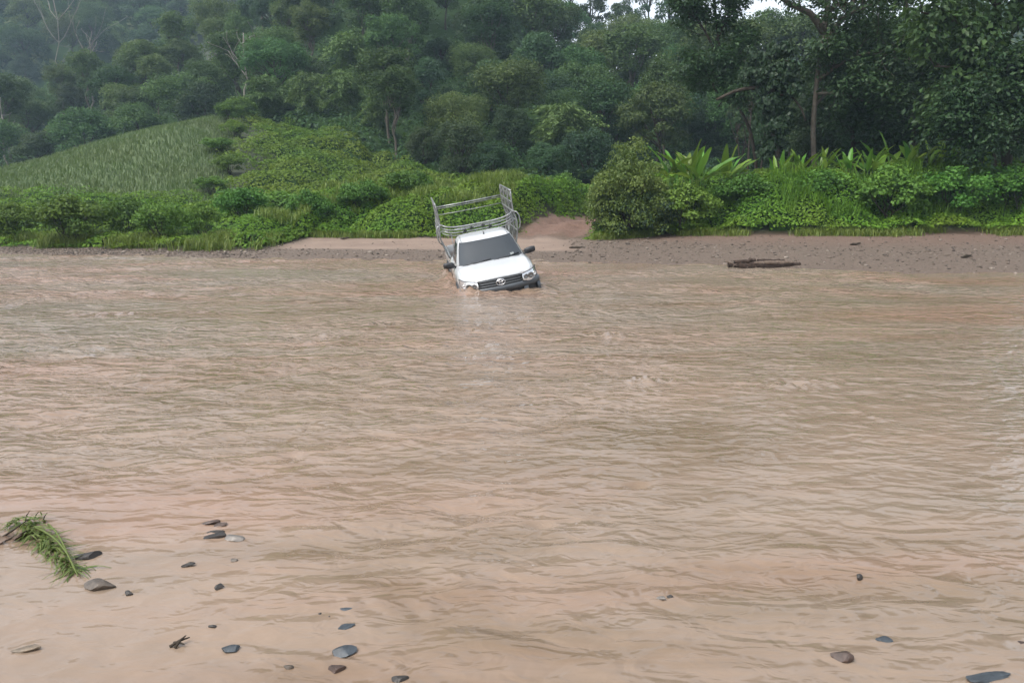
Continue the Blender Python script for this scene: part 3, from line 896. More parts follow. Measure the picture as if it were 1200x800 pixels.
    for sg in (-1, 1):
        X_ = lambda z: sg * np.interp(z, tz, tx)
        for z in (1.10, 1.40, 1.66, 1.90, 2.14, 2.43):
            s = Soup(); yy = np.linspace(.46, 2.54, 6); r_ = .022 if z in (2.43, 1.90) else .014
            s.tube(np.stack([np.full(6, X_(z)), yy, np.full(6, z)], 1), r_, 6); s.obj('side_rail', M['pipe'], rack, smooth=True)
        # scroll-work between the rails
        s = Soup()
        for z0, z1, nk in ((1.10, 1.40, 6), (1.40, 1.66, 7), (1.66, 1.90, 7), (1.90, 2.14, 6), (2.14, 2.43, 5)):
            zc, h = (z0 + z1) / 2, (z1 - z0) / 2 - .012
            stp = 1.94 / nk
            for k in range(nk):
                y = .53 + (k + .5) * stp
                a = np.linspace(0, 2 * np.pi, 11) if (k % 2) else np.linspace(-.4, 1.35 * np.pi, 9)
                rr_ = min(.45 * stp, .11)
                s.tube(np.stack([np.interp(zc + h * np.sin(a), tz, tx) * sg, y + rr_ * np.cos(a), zc + h * np.sin(a)], 1), .0075, 4, cap=False)
                if k % 2 == 0:
                    w_ = np.linspace(-1, 1, 6); cz = zc + h * .8 * w_
                    s.tube(np.stack([np.interp(cz, tz, tx) * sg, y + .30 * stp * w_ * (1 if nk % 2 else -1), cz], 1), .0075, 4, cap=False)
        s.obj('scroll_panel', M['scroll'], rack, smooth=True)
        # outer corner hoop at the front of the lower tier
        s = Soup(); s.tube([(sg * .96, .44, 1.90), (sg * 1.03, .42, 1.88), (sg * 1.075, .42, 1.78), (sg * 1.08, .42, 1.60), (sg * 1.05, .43, 1.48), (sg * 1.0, .46, 1.42)], .018, 6)
        s.obj('corner_hoop', M['pipe'], rack, smooth=True)
    for z, r_ in ((1.775, .022), (1.70, .016), (1.63, .018), (1.56, .014)):
        q = np.linspace(-1, 1, 27)
        pts = np.stack([.93 * np.sign(q) * (1 - (1 - np.abs(q)) ** 1.25), .44 + .14 * np.abs(q) ** 8, z + .125 * np.abs(q) ** 3.2], 1)
        s = Soup(); s.tube(pts, r_, 6); s.obj('front_rail', M['pipe'], rack, smooth=True)
    for x in (-.36, -.18, .12, .30):
        s = Soup(); z = 1.66 if abs(x) > .2 else 1.70
        for k in range(5):
            a = k / 5 * 2 * np.pi + x
            s.tube([(x, .425, z), (x + .035 * math.cos(a), .42, z + .035 * math.sin(a)), (x + .06 * math.cos(a + .5), .43, z + .055 * math.sin(a + .5))], [.014, .016, .005], 5)
        s.obj('rail_ornament', M['trim'], rack, smooth=True)
    for x in (-.72, -.42, -.1, .22, .52, .76):
        s = Soup(); s.tube([(x, .455, 1.05), (x, .455, 1.60 + .12 * abs(x / .93) ** 3.2)], .013, 5); s.obj('front_upright', M['pipe'], rack, smooth=True)
    for z, r_ in ((2.15, .020), (2.10, .014), (1.93, .012), (1.45, .014)):
        s = Soup(); x1 = float(np.interp(z, tz, tx))
        s.tube([(-x1, 2.53, z), (-.3, 2.54, z - .012), (.3, 2.54, z - .012), (x1, 2.53, z)], r_, 6); s.obj('rear_rail', M['pipe'], rack, smooth=True)
    return t
build_truck()

# ================================================================== VEGETATION LIBRARY
def clump_leaves(s, rng, C, Rr, per, L, W, up=0.30, rnd=0.45, droop=0.25, shell=(0.62, 1.06), mi=0, flat=0.95):
    """leaves over the shells of clumps: centres C (n,3), radii Rr (n,)"""
    n = len(C); k = n * per
    ci = np.repeat(np.arange(n), per)
    d = rand_dirs(rng, k); d[:, 2] = np.where(d[:, 2] < -0.35, -d[:, 2], d[:, 2])
    rad = Rr[ci] * rng.uniform(shell[0], shell[1], k)
    p = C[ci] + d * rad[:, None] * np.array([1, 1, flat])
    nrm = unit(d * 0.8 + np.array([0, 0, up]) + rng.normal(size=(k, 3)) * rnd)
    ax = np.cross(nrm, rand_dirs(rng, k)); ax[:, 2] -= droop
    sz = rng.uniform(0.65, 1.25, k)
    base = rng.uniform(0, 1, n)
    tint = np.clip(0.55 * base[ci] + 0.45 * rng.uniform(0, 1, k), 0, 1)
    s.leaves(p, ax, nrm, L * sz, W * sz, tint, mi)

def bend_path(rng, a, b, n=6, wob=0.12):
    a = np.asarray(a, float); b = np.asarray(b, float)
    t = np.linspace(0, 1, n)[:, None]
    L = np.linalg.norm(b - a)
    off = rng.normal(size=(n, 3)) * wob * L * (t * (1 - t)) * 1.6
    return a + (b - a) * t + off

def crown_centres(rng, n, Rx, z0, z1, shape):
    c = (z0 + z1) / 2; hz = (z1 - z0) / 2
    d = rand_dirs(rng, n); d[:, 2] = np.where(rng.rand(n) < 0.45, np.abs(d[:, 2]), d[:, 2])
    r = rng.uniform(0.45, 1.0, n) ** 0.7
    p = d * r[:, None]
    taper = 1.0
    if shape == 'cone':
        taper = (1.15 - 0.55 * (p[:, 2] + 1) / 2)[:, None]
    if shape == 'umbrella':
        taper = (0.6 + 0.5 * (p[:, 2] + 1) / 2)[:, None]
    p[:, :2] = p[:, :2] * Rx * taper
    p[:, 2] = c + p[:, 2] * hz
    return p

def forest_proto(seed, H=10, Rx=3.6, base=0.28, ncl=48, per=230, leaf=0.25, shape='round', cr=(0.17, 0.44), trunk_r=0.17):
    rng = np.random.RandomState(seed)
    C = crown_centres(rng, ncl, Rx * 0.80, H * base + 0.6, H * 0.93, shape)
    Rr = Rx * rng.uniform(cr[0], cr[1], ncl)
    s = Soup(); clump_leaves(s, rng, C, Rr, per, leaf, leaf * 0.55)
    crown = s
    t = Soup()
    top = np.array([rng.uniform(-.4, .4), rng.uniform(-.4, .4), H * 0.82])
    path = bend_path(rng, (0, 0, -0.8), top, 9, 0.04)
    t.tube(path, np.linspace(trunk_r, trunk_r * 0.3, 9), 7)
    for k in rng.choice(ncl, min(16, ncl), replace=False):
        zz = np.clip(C[k][2] - rng.uniform(1.0, 2.5), H * 0.2, H * 0.75)
        i = int(np.clip((zz + .8) / (H * .82 + .8) * 8, 1, 7))
        t.tube(bend_path(rng, path[i], C[k], 5, 0.10), np.linspace(trunk_r * 0.42, 0.025, 5), 5)
    return crown, t

def bamboo_proto(seed, H=8.5):
    rng = np.random.RandomState(seed)
    s = Soup(); t = Soup()
    for k in range(36):
        a = rng.uniform(0, 2 * np.pi); out = rng.uniform(0.8, 4.6); h = H * rng.uniform(0.62, 1.0)
        q = np.linspace(0, 1, 9)
        r = 0.35 * rng.rand() + out * q ** 2.4
        z = h * (1 - (1 - q) ** 1.7) - 2.2 * np.clip(q - .62, 0, 1) * out
        P = np.stack([np.cos(a) * r, np.sin(a) * r, z - .3 * (q == 0)], 1)
        t.tube(P, np.linspace(.05, .012, 9), 5)
        m = 190
        u = 0.14 + 0.86 * rng.rand(m) ** 0.85
        pos = np.stack([np.interp(u, q, P[:, i]) for i in range(3)], 1)
        spread = 0.22 + 0.45 * np.sin(u * np.pi)
        pos = pos + rng.normal(size=(m, 3)) * spread[:, None] * np.array([1, 1, .55]) * 0.62
        ax = np.stack([np.cos(a) + rng.normal(size=m) * .7, np.sin(a) + rng.normal(size=m) * .7, -0.6 + rng.normal(size=m) * .35], 1)
        nr = np.array([0, 0, 1.0]) + rng.normal(size=(m, 3)) * .55
        s.leaves(pos, ax, nr, rng.uniform(.35, .65, m), .13, np.clip(rng.rand() * .5 + .5 * rng.rand(m), 0, 1))
    return s, t

def grow(rng, start, d, length, rad, level, maxl, t, anchors, spread=0.75, up=0.12, kids=(4, 6), minr=.012, sides=(9, 7, 5, 4)):
    n = 7
    pts = [np.asarray(start, float)]; dirs = []
    d = unit(np.asarray(d, float))
    for k in range(n - 1):
        d = unit(d + rng.normal(size=3) * 0.13 + np.array([0, 0, up * (0.5 if level == 0 else 1)]))
        dirs.append(d); pts.append(pts[-1] + d * length / (n - 1))
    pts = np.array(pts)
    t.tube(pts, np.maximum(np.linspace(rad, rad * 0.45, n), minr), sides[min(level, 3)])
    if level >= maxl:
        for u in (0.5, 0.75, 1.0):
            anchors.append(pts[int(u * (n - 1))])
        return
    for k in range(rng.randint(kids[0], kids[1] + 1)):
        i = rng.randint(2, n - 1) if k else n - 1
        dd = unit(dirs[min(i, n - 2)] + rng.normal(size=3) * spread)
        grow(rng, pts[i], dd, length * rng.uniform(.5, .72), rad * 0.45, level + 1, maxl, t, anchors, spread, up, kids, minr, sides)

PROTO = {}
def proto(key, crown, trunk, leafmat, barkmat):
    PROTO.setdefault(key, []).append((crown.mesh(key + '_crown', leafmat), trunk.mesh(key + '_trunk', barkmat, smooth=True)))

for i in range(4):
    proto('round', *forest_proto(10 + i, H=10, Rx=3.5 + .3 * i, base=.25 + .03 * i, ncl=44 + 4 * i), M['forest_a'], M['bark'])
for i in range(3):
    proto('tall', *forest_proto(20 + i, H=12, Rx=3.0 + .2 * i, base=.42, ncl=44, shape='umbrella', leaf=.25), M['forest_a'], M['bark_red'])
for i in range(3):
    proto('dark', *forest_proto(30 + i, H=9, Rx=3.3, base=.10, ncl=54, shape='cone', leaf=.23, cr=(.22, .34)), M['forest_b'], M['bark'])
for i in range(3):
    proto('low', *forest_proto(40 + i, H=6, Rx=2.7, base=.03, ncl=46, leaf=.20, cr=(.22, .38)), M['forest_b'], M['bark'])
for i in range(3):
    proto('thin', *forest_proto(50 + i, H=13, Rx=2.6, base=.35, ncl=26, per=130, shape='cone', leaf=.28, cr=(.20, .34)), M['forest_b'], M['bark'])
for i in range(3):
    proto('bamboo', *bamboo_proto(60 + i), M['bamboo'], M['bamboo'])

def place_tree(name, key, var, x, y, s, label, cat='tree', group=None, rot=0.0, sz=None, sink=0.15):
    z = float(ground_z(x, y)) - sink
    o = empty(name, (x, y, z), (0, 0, rot), (s, s, sz if sz else s))
    tag(o, label, cat, group)
    cr, tr = PROTO[key][var % len(PROTO[key])]
    link('crown', cr, o); link('trunk', tr, o)
    return o

PROTO_H = {'round': 10, 'tall': 12, 'dark': 9, 'low': 6, 'thin': 13, 'bamboo': 8}
def tree_at(name, key, var, px, ptop, y, label, width=1.0, cat='tree', group=None, rot=None):
    x = (px - 600) / FPX * y
    zt = (251 - ptop) / FPX * y + CAM_H
    h = zt - float(ground_z(x, y))
    s = h / PROTO_H[key]
    return place_tree(name, key, var, x, y, s * width, label, cat, group, random.Random(px).uniform(0, 6.28) if rot is None else rot, sz=s), x, y

def forest_foot(x):
    return np.interp(x, [-130, -60, -40, -34, -30, -24, -14, -6, 0, 6, 20, 80], [100, 100, 97, 93, 88, 85, 74, 62, 58, 57, 55, 55])

taken = []
def named(*a, **k):
    o, x, y = tree_at(*a, **k); taken.append((x, y, 4.0)); return o

random.seed(3)
ORD6 = ['first', 'second', 'third', 'fourth', 'fifth', 'sixth']
# --- trees that stand out singly
named('bamboo_clump', 'bamboo', 0, 322, 92, 87, 'arching light-green bamboo clump farthest left, at the top of the creeper slope', 1.25, 'bamboo')
named('bamboo_clump', 'bamboo', 1, 372, 88, 86, 'arching light-green bamboo clump second from the left above the creeper slope', 1.1, 'bamboo')
named('bamboo_clump', 'bamboo', 2, 415, 86, 84, 'arching bamboo clump in the middle of the row above the creeper slope', 1.1, 'bamboo')
named('bamboo_clump', 'bamboo', 0, 452, 112, 80, 'small pale-tipped bamboo clump at the right end of the bamboo row', .9, 'bamboo', rot=2.0)
named('bamboo_clump', 'bamboo', 1, 770, 186, 60, 'feathery bamboo clump behind the olive bush right of the truck', 1.2, 'bamboo')
named('bamboo_clump', 'bamboo', 2, 655, 122, 72, 'drooping dark bamboo clump in the forest right above the truck rack', 1.4, 'bamboo', rot=1.0)
named('forest_tree', 'round', 1, 768, 90, 80, 'pale-topped broad tree standing out right of the forest centre', .95)
named('forest_tree', 'round', 2, 680, 78, 88, 'broad dark tree with lumpy crown left of the pale-topped tree', 1.0)
named('forest_tree', 'dark', 0, 600, 122, 68, 'dense dark tree at the forest foot straight behind the truck rack', 1.05)
named('forest_tree', 'low', 1, 545, 140, 62, 'low dense dark tree at the forest foot left of the truck rack', 1.0)
named('forest_tree', 'low', 0, 500, 150, 66, 'grey-green draped low tree at the right end of the creeper slope', .9)
named('forest_tree', 'low', 2, 640, 168, 60, 'low rounded tree above the red earth road', 1.1)
named('forest_tree', 'low', 0, 580, 165, 60, 'low leafy tree just behind the truck rack', 1.0, rot=3.0)
named('forest_tree', 'low', 1, 690, 150, 61, 'low dark tree left of the olive bush', 1.0, rot=1.0)
named('forest_tree', 'round', 3, 560, 62, 92, 'big dark spreading tree in the middle of the forest', 1.1)
named('forest_tree', 'tall', 0, 455, 22, 120, 'tall airy tree near the bare pale tree at the top', 1.0)
named('forest_tree', 'tall', 1, 295, 28, 122, 'tall pale-trunked tree above the top of the crop field', .9)
named('forest_tree', 'round', 0, 76, 150, 112, 'yellowish-green tree low on the left above the crop field', .8)
named('forest_tree', 'round', 2, 840, 30, 96, 'hazy tree left of the sky gap at the top', 1.1)
named('forest_tree', 'tall', 2, 880, 22, 100, 'hazy tree under the sky gap at the top', 1.2)
named('forest_tree', 'round', 0, 925, 30, 98, 'hazy tree right of the sky gap at the top', 1.2)
named('forest_tree', 'dark', 1, 985, 40, 92, 'hazy tree seen through the pale-trunked tree', 1.2)
named('forest_tree', 'round', 3, 1050, 35, 95, 'hazy tree seen left of the big-leaved tree', 1.2)
for i, px in enumerate((662, 690, 722, 750, 775, 800)):
    y = 146 + (i % 2) * 5
    named('ridge_tree', 'thin', i, px, -22 + 14 * (i % 3), y, ORD6[i] + ' slender dark tree from the left against the ridge-top sky', 1.0, group='slender trees on the skyline')
for i, px in enumerate((940, 985, 1030, 1085, 1135, 1190)):
    named('shade_thicket', 'dark', i, px, (118, 96, 110, 88, 100, 92)[i], 51 + 1.5 * (i % 2), ORD6[i] + ' dark thicket tree from the left in the deep shade at right', .9, group='thicket trees in the deep shade at right')
for i, px in enumerate((870, 888, 903, 918, 858)):
    named('slender_tree', 'thin', i, px, 72 + 12 * (i % 3), 60 + 2 * i, ORD6[(1, 2, 3, 4, 0)[i]] + ' slender straight trunk from the left behind the vine-covered trunk', .75, group='slender trunks behind the vine-covered trunk')

# --- the rest of the forest, thinned by distance
rng = np.random.RandomState(11)
cnt = 0
tries = 0
SPEC = {'round': 'round-crowned', 'tall': 'tall airy', 'dark': 'dense dark', 'low': 'low bushy', 'bamboo': 'feathery arching'}
LAND = [('the forked bare tree', 437, 30), ('the crooked bare tree', 302, 70), ('the pale trunk at far left', 22, 155), ('the pale-topped tree', 768, 115),
        ('the leftmost bamboo clump', 322, 110), ('the right-hand bamboo', 452, 130), ('the truck rack', 560, 215), ('the olive bush', 738, 180), ('the crop field', 150, 165),
        ('the thin left-hand pale trunk', 127, 80), ('the vine-covered trunk', 905, 80), ('the red earth road', 650, 250), ('the big spreading tree', 560, 80), ('the big-leaved tree', 1150, 60)]
DIRS = ['right of', 'above right of', 'above', 'above left of', 'left of', 'below left of', 'below', 'below right of']
def hidden(x, y, top):
    """true when the crown is wholly behind nearer ground and nearer crowns"""
    t = np.arange(50, y - 7, 3.0) / y
    if len(t) == 0: return False
    xx, yy = x * t, y * t
    gz = ground_z(xx, yy) + np.where(yy > forest_foot(xx) + 3, 5.5, 0.5)
    return ((gz - CAM_H) / yy).max() > (top - 1.2 - CAM_H) / y
buckets = {}
while cnt < 272 and tries < 60000:
    tries += 1
    far = rng.rand() < 0.40
    y = rng.uniform(160, 300) if far else rng.uniform(56, 160)
    px = rng.uniform(-90, 1270)
    x = (px - 600) / FPX * y
    if y < forest_foot(x) + 1.5: continue
    if px > 850 and (y > 100 or rng.rand() < .6): continue
    rad = 8.0 if far else (4.3 if y < 85 else (5.3 if y < 115 else 6.4))
    if any((x - a) ** 2 + (y - b) ** 2 < (max(rad, c) if c < 4.5 else (rad + c) / 2 * .9) ** 2 for a, b, c in taken): continue
    if y < 70:
        key = rng.choice(['low', 'dark', 'low'])
    elif far:
        key = rng.choice(['round', 'round', 'tall', 'dark', 'bamboo'])
    else:
        key = rng.choice(['round', 'dark', 'round', 'tall', 'low', 'bamboo'] if y < 100 else ['round', 'dark', 'tall', 'round'])
    hgt = {'round': 9.5, 'tall': 12.0, 'dark': 9.5, 'low': 6.0, 'bamboo': 8.5}[key] * rng.uniform(.8, 1.2) * (1.3 if far else (1.0 if y > 80 else .85))
    gz0 = float(ground_z(x, y))
    if hidden(x, y, gz0 + hgt): continue
    s = hgt / PROTO_H[key]
    if far: reg = 'trees on the hazy far slope'
    elif px < 300: reg = 'forest trees above the crop field'
    elif px < 690: reg = 'forest trees behind the truck'
    else: reg = 'forest trees behind the right bank'
    o = place_tree('forest_tree', key, rng.randint(4), x, y, s * rng.uniform(1.0, 1.3), '', 'tree', reg, rng.uniform(0, 6.28), sz=s)
    cpx, cpy = px_of(x, y, gz0 + hgt * .7)
    nm, lx, ly = min(LAND, key=lambda q: (q[1] - cpx) ** 2 + (q[2] - cpy) ** 2)
    di = DIRS[int(round(math.atan2(-(cpy - ly), cpx - lx) / (math.pi / 4))) % 8]
    buckets.setdefault((SPEC[key], far, di, nm), []).append((math.hypot(cpx - lx, cpy - ly), o))
    taken.append((x, y, rad)); cnt += 1
ORD = ['nearest', 'second', 'third', 'fourth', 'fifth', 'sixth', 'seventh', 'eighth', 'ninth', 'tenth', 'eleventh', 'twelfth', 'thirteenth', 'fourteenth', 'fifteenth', 'sixteenth', 'seventeenth']
for (sp, far, di, nm), lst in buckets.items():
    lst.sort(key=lambda q: q[0])
    for k, (_d, o) in enumerate(lst):
        o['label'] = ('hazy ' if far else '') + sp + ' tree ' + di + ' ' + nm + ('' if len(lst) == 1 else ', ' + (ORD[min(k, 16)] + ' nearest' if k else 'nearest one'))

# --- bare pale trees
def bare_tree(seed, px, ptop, y, label):
    rg = np.random.RandomState(seed)
    x = (px - 600) / FPX * y; z = float(ground_z(x, y)); h = (251 - ptop) / FPX * y + CAM_H - z
    o = empty('bare_tree', (x, y, z - .2)); tag(o, label, 'tree', 'bare pale trees in the forest')
    t = Soup(); path = bend_path(rg, (0, 0, 0), (rg.uniform(-.8, .8), 0, h * .93), 10, .05)
    t.tube(path, np.linspace(.17, .06, 10), 7); t.obj('trunk', M['bark_pale'], o, smooth=True)
    for k in range(5):
        b = Soup(); an = []
        i = rg.randint(5, 9); a = rg.uniform(0, 6.28)
        if k < 3: a = (0.2, 3.0, 2.6)[k]
        grow(rg, path[i], (math.cos(a), .4 * math.sin(a), 1.1), h * rg.uniform(.2, .34), .085, 1, 2, b, an, .6, .1, (2, 3), .03)
        b.obj('branch', M['bark_pale'], o, smooth=True)
bare_tree(1, 437, 8, 104, 'bare pale forked tree near the top, left of centre')
bare_tree(2, 302, 42, 100, 'bare pale tree with crooked branch above the top of the crop field')
bare_tree(3, 22, 134, 112, 'bare pale trunk at the far left above the crop field')
bare_tree(5, 127, 62, 128, 'thin bare pale trunk high in the left forest')
bare_tree(6, 90, 2, 170, 'thin pale trunk in the haze at the upper left')

# ================================================================== BANK VEGETATION
class Domes:
    def __init__(s, rng, n, xr, yr, rr, hr):
        s.x = rng.uniform(*xr, n); s.y = rng.uniform(*yr, n); s.r = rng.uniform(*rr, n); s.h = rng.uniform(*hr, n)
    def __call__(s, x, y):
        out = np.zeros(x.shape)
        for a, b, r, h in zip(s.x, s.y, s.r, s.h):
            m = (np.abs(x - a) < r) & (np.abs(y - b) < r)
            if not m.any(): continue
            q = 1 - ((x[m] - a) ** 2 + (y[m] - b) ** 2) / r ** 2
            out[m] = np.maximum(out[m], h * np.sqrt(np.clip(q, 0, 1)))
        return out

def cover(name, label, cat, rng, n, xr, yr, inside, height, leaf, mat, step, sheet_f=0.78, wl=0.72, per_stem=1, up=0.5, rnd=0.45):
    """a mass of leafy creeper over the ground: leaves on the top of a lumpy height field, over a dark body"""
    H = lambda x, y: ground_z(x, y) + height(x, y)
    e = 0.12
    x = rng.uniform(*xr, int(n * 5)); y = rng.uniform(*yr, int(n * 5))
    k = rng.rand(len(x)) < inside(x, y); x, y = x[k], y[k]
    z = H(x, y); st = np.sqrt(1 + ((H(x + e, y) - z) / e) ** 2 + ((H(x, y + e) - z) / e) ** 2)
    k = rng.rand(len(x)) < np.clip(st, 1, 4) / 4
    x, y = x[k][:n], y[k][:n]; m = len(x)
    z = H(x, y); gx = (H(x + e, y) - z) / e; gy = (H(x, y + e) - z) / e
    nr = unit(np.stack([-gx, -gy, np.ones(m)], 1))
    hh = z - ground_z(x, y)
    depth = rng.exponential(0.10, m) * np.clip(hh, .1, 1.5)
    p = np.stack([x, y, z - depth], 1) + nr * rng.uniform(-.05, .10, m)[:, None] * leaf * 3
    nrm = nr + np.array([0, 0, up]) + rng.normal(size=(m, 3)) * rnd
    ax = np.cross(nrm, rand_dirs(rng, m)); ax[:, 2] -= .25
    sz = rng.uniform(.6, 1.35, m)
    tn = np.clip(0.5 + 0.9 * fbm(x * .5, y * .5, 3, 200) * .7 + rng.uniform(-.4, .4, m), 0, 1)
    s = Soup(); s.leaves(p, ax, nrm, leaf * sz, leaf * sz * wl, tn)
    xs = np.arange(xr[0], xr[1] + step, step); ys = np.arange(yr[0], yr[1] + step, step)
    X, Y = np.meshgrid(xs, ys, indexing='ij')
    I = inside(X, Y) * inside(X, Y - 1.0)
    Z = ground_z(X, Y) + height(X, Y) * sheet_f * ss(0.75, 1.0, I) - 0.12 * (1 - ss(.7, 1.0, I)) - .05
    a, b = X.shape
    idx = np.arange(a * b).reshape(a, b)
    keep = (I[:-1, :-1] + I[1:, :-1] + I[:-1, 1:] + I[1:, 1:]) > 2.8
    q = np.stack([idx[:-1, :-1], idx[1:, :-1], idx[1:, 1:], idx[:-1, 1:]], -1)[keep]
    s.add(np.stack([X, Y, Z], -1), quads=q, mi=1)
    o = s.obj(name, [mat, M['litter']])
    tag(o, label, cat, kind='stuff')
    return o

rng = np.random.RandomState(21)
# --- right bank
def in_right(x, y):
    dd = y - shore(x) - veg_base(x) + 0.5 * fbm(x * .8, y * .8, 2, 210)
    return ss(-.1, .25, dd) * (1 - ss(9, 11, dd)) * ss(1.3, 2.1, road_dist(x, y) + .5 * fbm(x, y, 2, 211)) * (x > 2.4)
domR = Domes(rng, 150, (2.5, 34), (32, 46), (.7, 1.7), (.5, 1.25))
def h_right(x, y):
    dd = y - shore(x) - veg_base(x)
    return (0.12 + 0.95 * ss(.2, 3.8, dd) + domR(x, y) * (.35 + .65 * ss(-.2, 2.0, dd))) * ss(1.6, 3.0, road_dist(x, y))
cover('creeper_cover', 'bright green leafy creepers covering the right bank', 'creepers', rng, 74000, (2.4, 34), (31, 46), in_right, h_right, .135, M['creeper'], .25)
# --- middle bank behind the truck
def in_mid(x, y):
    dd = y - shore(x) - veg_base(x) + 0.5 * fbm(x * .8, y * .8, 2, 220)
    return ss(-.1, .3, dd) * ss(1.6, 2.5, road_dist(x, y) + .6 * fbm(x, y, 2, 221)) * (x > -12.5) * (x < 9) * (1 - ss(0, 3, y - 50))
domM = Domes(rng, 150, (-13, 9), (34, 54), (.8, 1.9), (.4, 1.0))
def h_mid(x, y):
    dd = y - shore(x) - veg_base(x)
    return (0.10 + 0.45 * ss(.2, 3, dd) + domM(x, y) * (.3 + .7 * ss(-.2, 2, dd))) * ss(1.5, 2.9, road_dist(x, y))
cover('creeper_cover', 'bright green leafy creepers covering the bank behind the truck', 'creepers', rng, 56000, (-12.5, 9), (34, 53), in_mid, h_mid, .145, M['creeper'], .3)
# --- creeper slope
def in_slope(x, y):
    e = slope_edge(y) + 2.4 * fbm(x * .22, y * .22, 3, 230)
    return ss(-0.6, 3.0, x - e - 1.2) * ss(44.5, 46.5, y) * (1 - ss(0, 3, y - forest_foot(x) - 1))
domS = Domes(rng, 420, (-32, 4), (46, 90), (.9, 2.6), (.3, 1.25))
h_slope = lambda x, y: .15 + domS(x, y) + .25 * np.clip(fbm(x * .8, y * .8, 2, 233), -.3, 1)
cover('creeper_cover', 'green creepers blanketing the steep slope below the bamboo', 'creepers', rng, 95000, (-33, 6), (44, 90), in_slope, h_slope, .22, M['slope'], .5)
# --- low growth on the left bank
def in_left(x, y):
    dd = y - shore(x) - veg_base(x) + 0.5 * fbm(x * .8, y * .8, 2, 240)
    return ss(-.1, .3, dd) * (x < -8.6) * (1 - ss(51, 53, y))
domL = Domes(rng, 300, (-46, -8), (33, 54), (.6, 1.7), (.15, .65))
h_left = lambda x, y: .12 + domL(x, y) * (.35 + .65 * ss(-.2, 2, y - shore(x) - veg_base(x)))
cover('creeper_cover', 'yellow-green low growth covering the left bank', 'creepers', rng, 60000, (-46, -8.6), (32, 54), in_left, h_left, .155, M['creeper'], .35)
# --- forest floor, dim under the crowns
def in_floor(x, y):
    return ss(-3, 0, y - forest_foot(x)) * (np.abs(x / y) < .85) * ((y < 165) | (x < -20))
domF = Domes(rng, 700, (-200, 60), (54, 200), (1.5, 4.5), (.5, 2.2))
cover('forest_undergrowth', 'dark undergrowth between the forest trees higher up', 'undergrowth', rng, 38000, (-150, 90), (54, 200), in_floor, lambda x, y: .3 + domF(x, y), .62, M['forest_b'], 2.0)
def in_floor2(x, y):
    return ss(-2, 0, y - forest_foot(x)) * (np.abs(x / y) < .75) * (y < 108)
domG = Domes(rng, 260, (-60, 40), (54, 110), (1.2, 3.0), (.8, 2.6))
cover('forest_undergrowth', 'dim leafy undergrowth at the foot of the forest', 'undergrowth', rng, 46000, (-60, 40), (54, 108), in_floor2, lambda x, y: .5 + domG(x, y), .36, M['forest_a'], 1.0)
# far slopes seen only as a wooded mass
def in_far(x, y):
    return (y > 150) * ((x > -10) * (x / y < .95) | (x < -90) * (x / y > -.85)) * 1.0
domD = Domes(rng, 900, (-280, 260), (150, 320), (4, 9), (3, 9))
cover('far_wood', 'wooded far hillside fading into the haze', 'wood', rng, 34000, (-280, 260), (150, 320), in_far, lambda x, y: domD(x, y), 1.6, M['forest_a'], 5.0)

# --- crop on the sloping field
def build_crop():
    rng = np.random.RandomState(31)
    n = 200000
    x = rng.uniform(-75, -18, n); y = rng.uniform(49, 92, n)
    row = (y * .62 + x * .45 + .25 * fbm(x * .2, y * .2, 2, 250)) / .85
    y = y + (np.round(row) - row) * .85 * .22
    e = slope_edge(y) + .5 * fbm(x * .4, y * .4, 2, 251)
    k = (x < e + 1.5) & (y > 50 + 1.5 * fbm(x * .1, y * .1, 2, 252)) & (y < 90) & (x > -.72 * y)
    x, y = x[k][:46000], y[k][:46000]; m = len(x)
    a = rng.uniform(0, 2 * np.pi, m)
    s = Soup()
    s.blades(np.stack([x, y, ground_z(x, y) - .05], 1), np.stack([np.cos(a), np.sin(a)], 1), rng.uniform(.35, .70, m), rng.uniform(.035, .075, m), rng.uniform(.2, .6, m), rng.rand(m))
    o = s.obj('field_crop', M['crop']); tag(o, 'pale green crop planted on the sloping field at left', 'crop', kind='stuff')
build_crop()

# --- grass tufts along the banks
def build_grass(name, label, pts_fn, n, h, w, mat, seed, bend=(.3, .9)):
    rng = np.random.RandomState(seed)
    x, y, zoff = pts_fn(rng, n)
    m = len(x); a = rng.uniform(0, 2 * np.pi, m)
    s = Soup()
    s.blades(np.stack([x, y, ground_z(x, y) + zoff], 1), np.stack([np.cos(a), np.sin(a)], 1), rng.uniform(h[0], h[1], m), rng.uniform(w[0], w[1], m), rng.uniform(*bend, m), rng.rand(m))
    o = s.obj(name, mat); tag(o, label, 'grass', kind='stuff')

def tufts(xr, cond_d, dens, zf=0.0):
    def f(rng, n):
        k = n // 26
        tx = rng.uniform(*xr, k * 4); base = shore(tx) + veg_base(tx)
        ty = base + rng.uniform(*cond_d, k * 4)
        ok = (fbm(tx * .35, ty * .35, 2, 260) > dens) & (road_dist(tx, ty) > 2.2)
        tx, ty = tx[ok][:k], ty[ok][:k]
        x = np.repeat(tx, 26) + rng.normal(size=len(tx) * 26) * .16; y = np.repeat(ty, 26) + rng.normal(size=len(tx) * 26) * .16
        return x, y, np.full(len(x), zf)
    return f
build_grass('bank_grass', 'yellowish grass tufts along the left bank', tufts((-42, -9), (-.1, 3.5), -.05), 16000, (.35, .85), (.015, .035), M['grass'], 41)
build_grass('bank_grass', 'short grass fringe at the foot of the right bank creepers', tufts((2.6, 34), (-.35, .9), -.1), 13000, (.16, .45), (.012, .028), M['grass'], 42)
build_grass('bank_grass', 'grass fringe at the foot of the creepers behind the truck', tufts((-9.5, 1.2), (-.2, .8), -.1), 5000, (.2, .5), (.012, .028), M['grass'], 43)
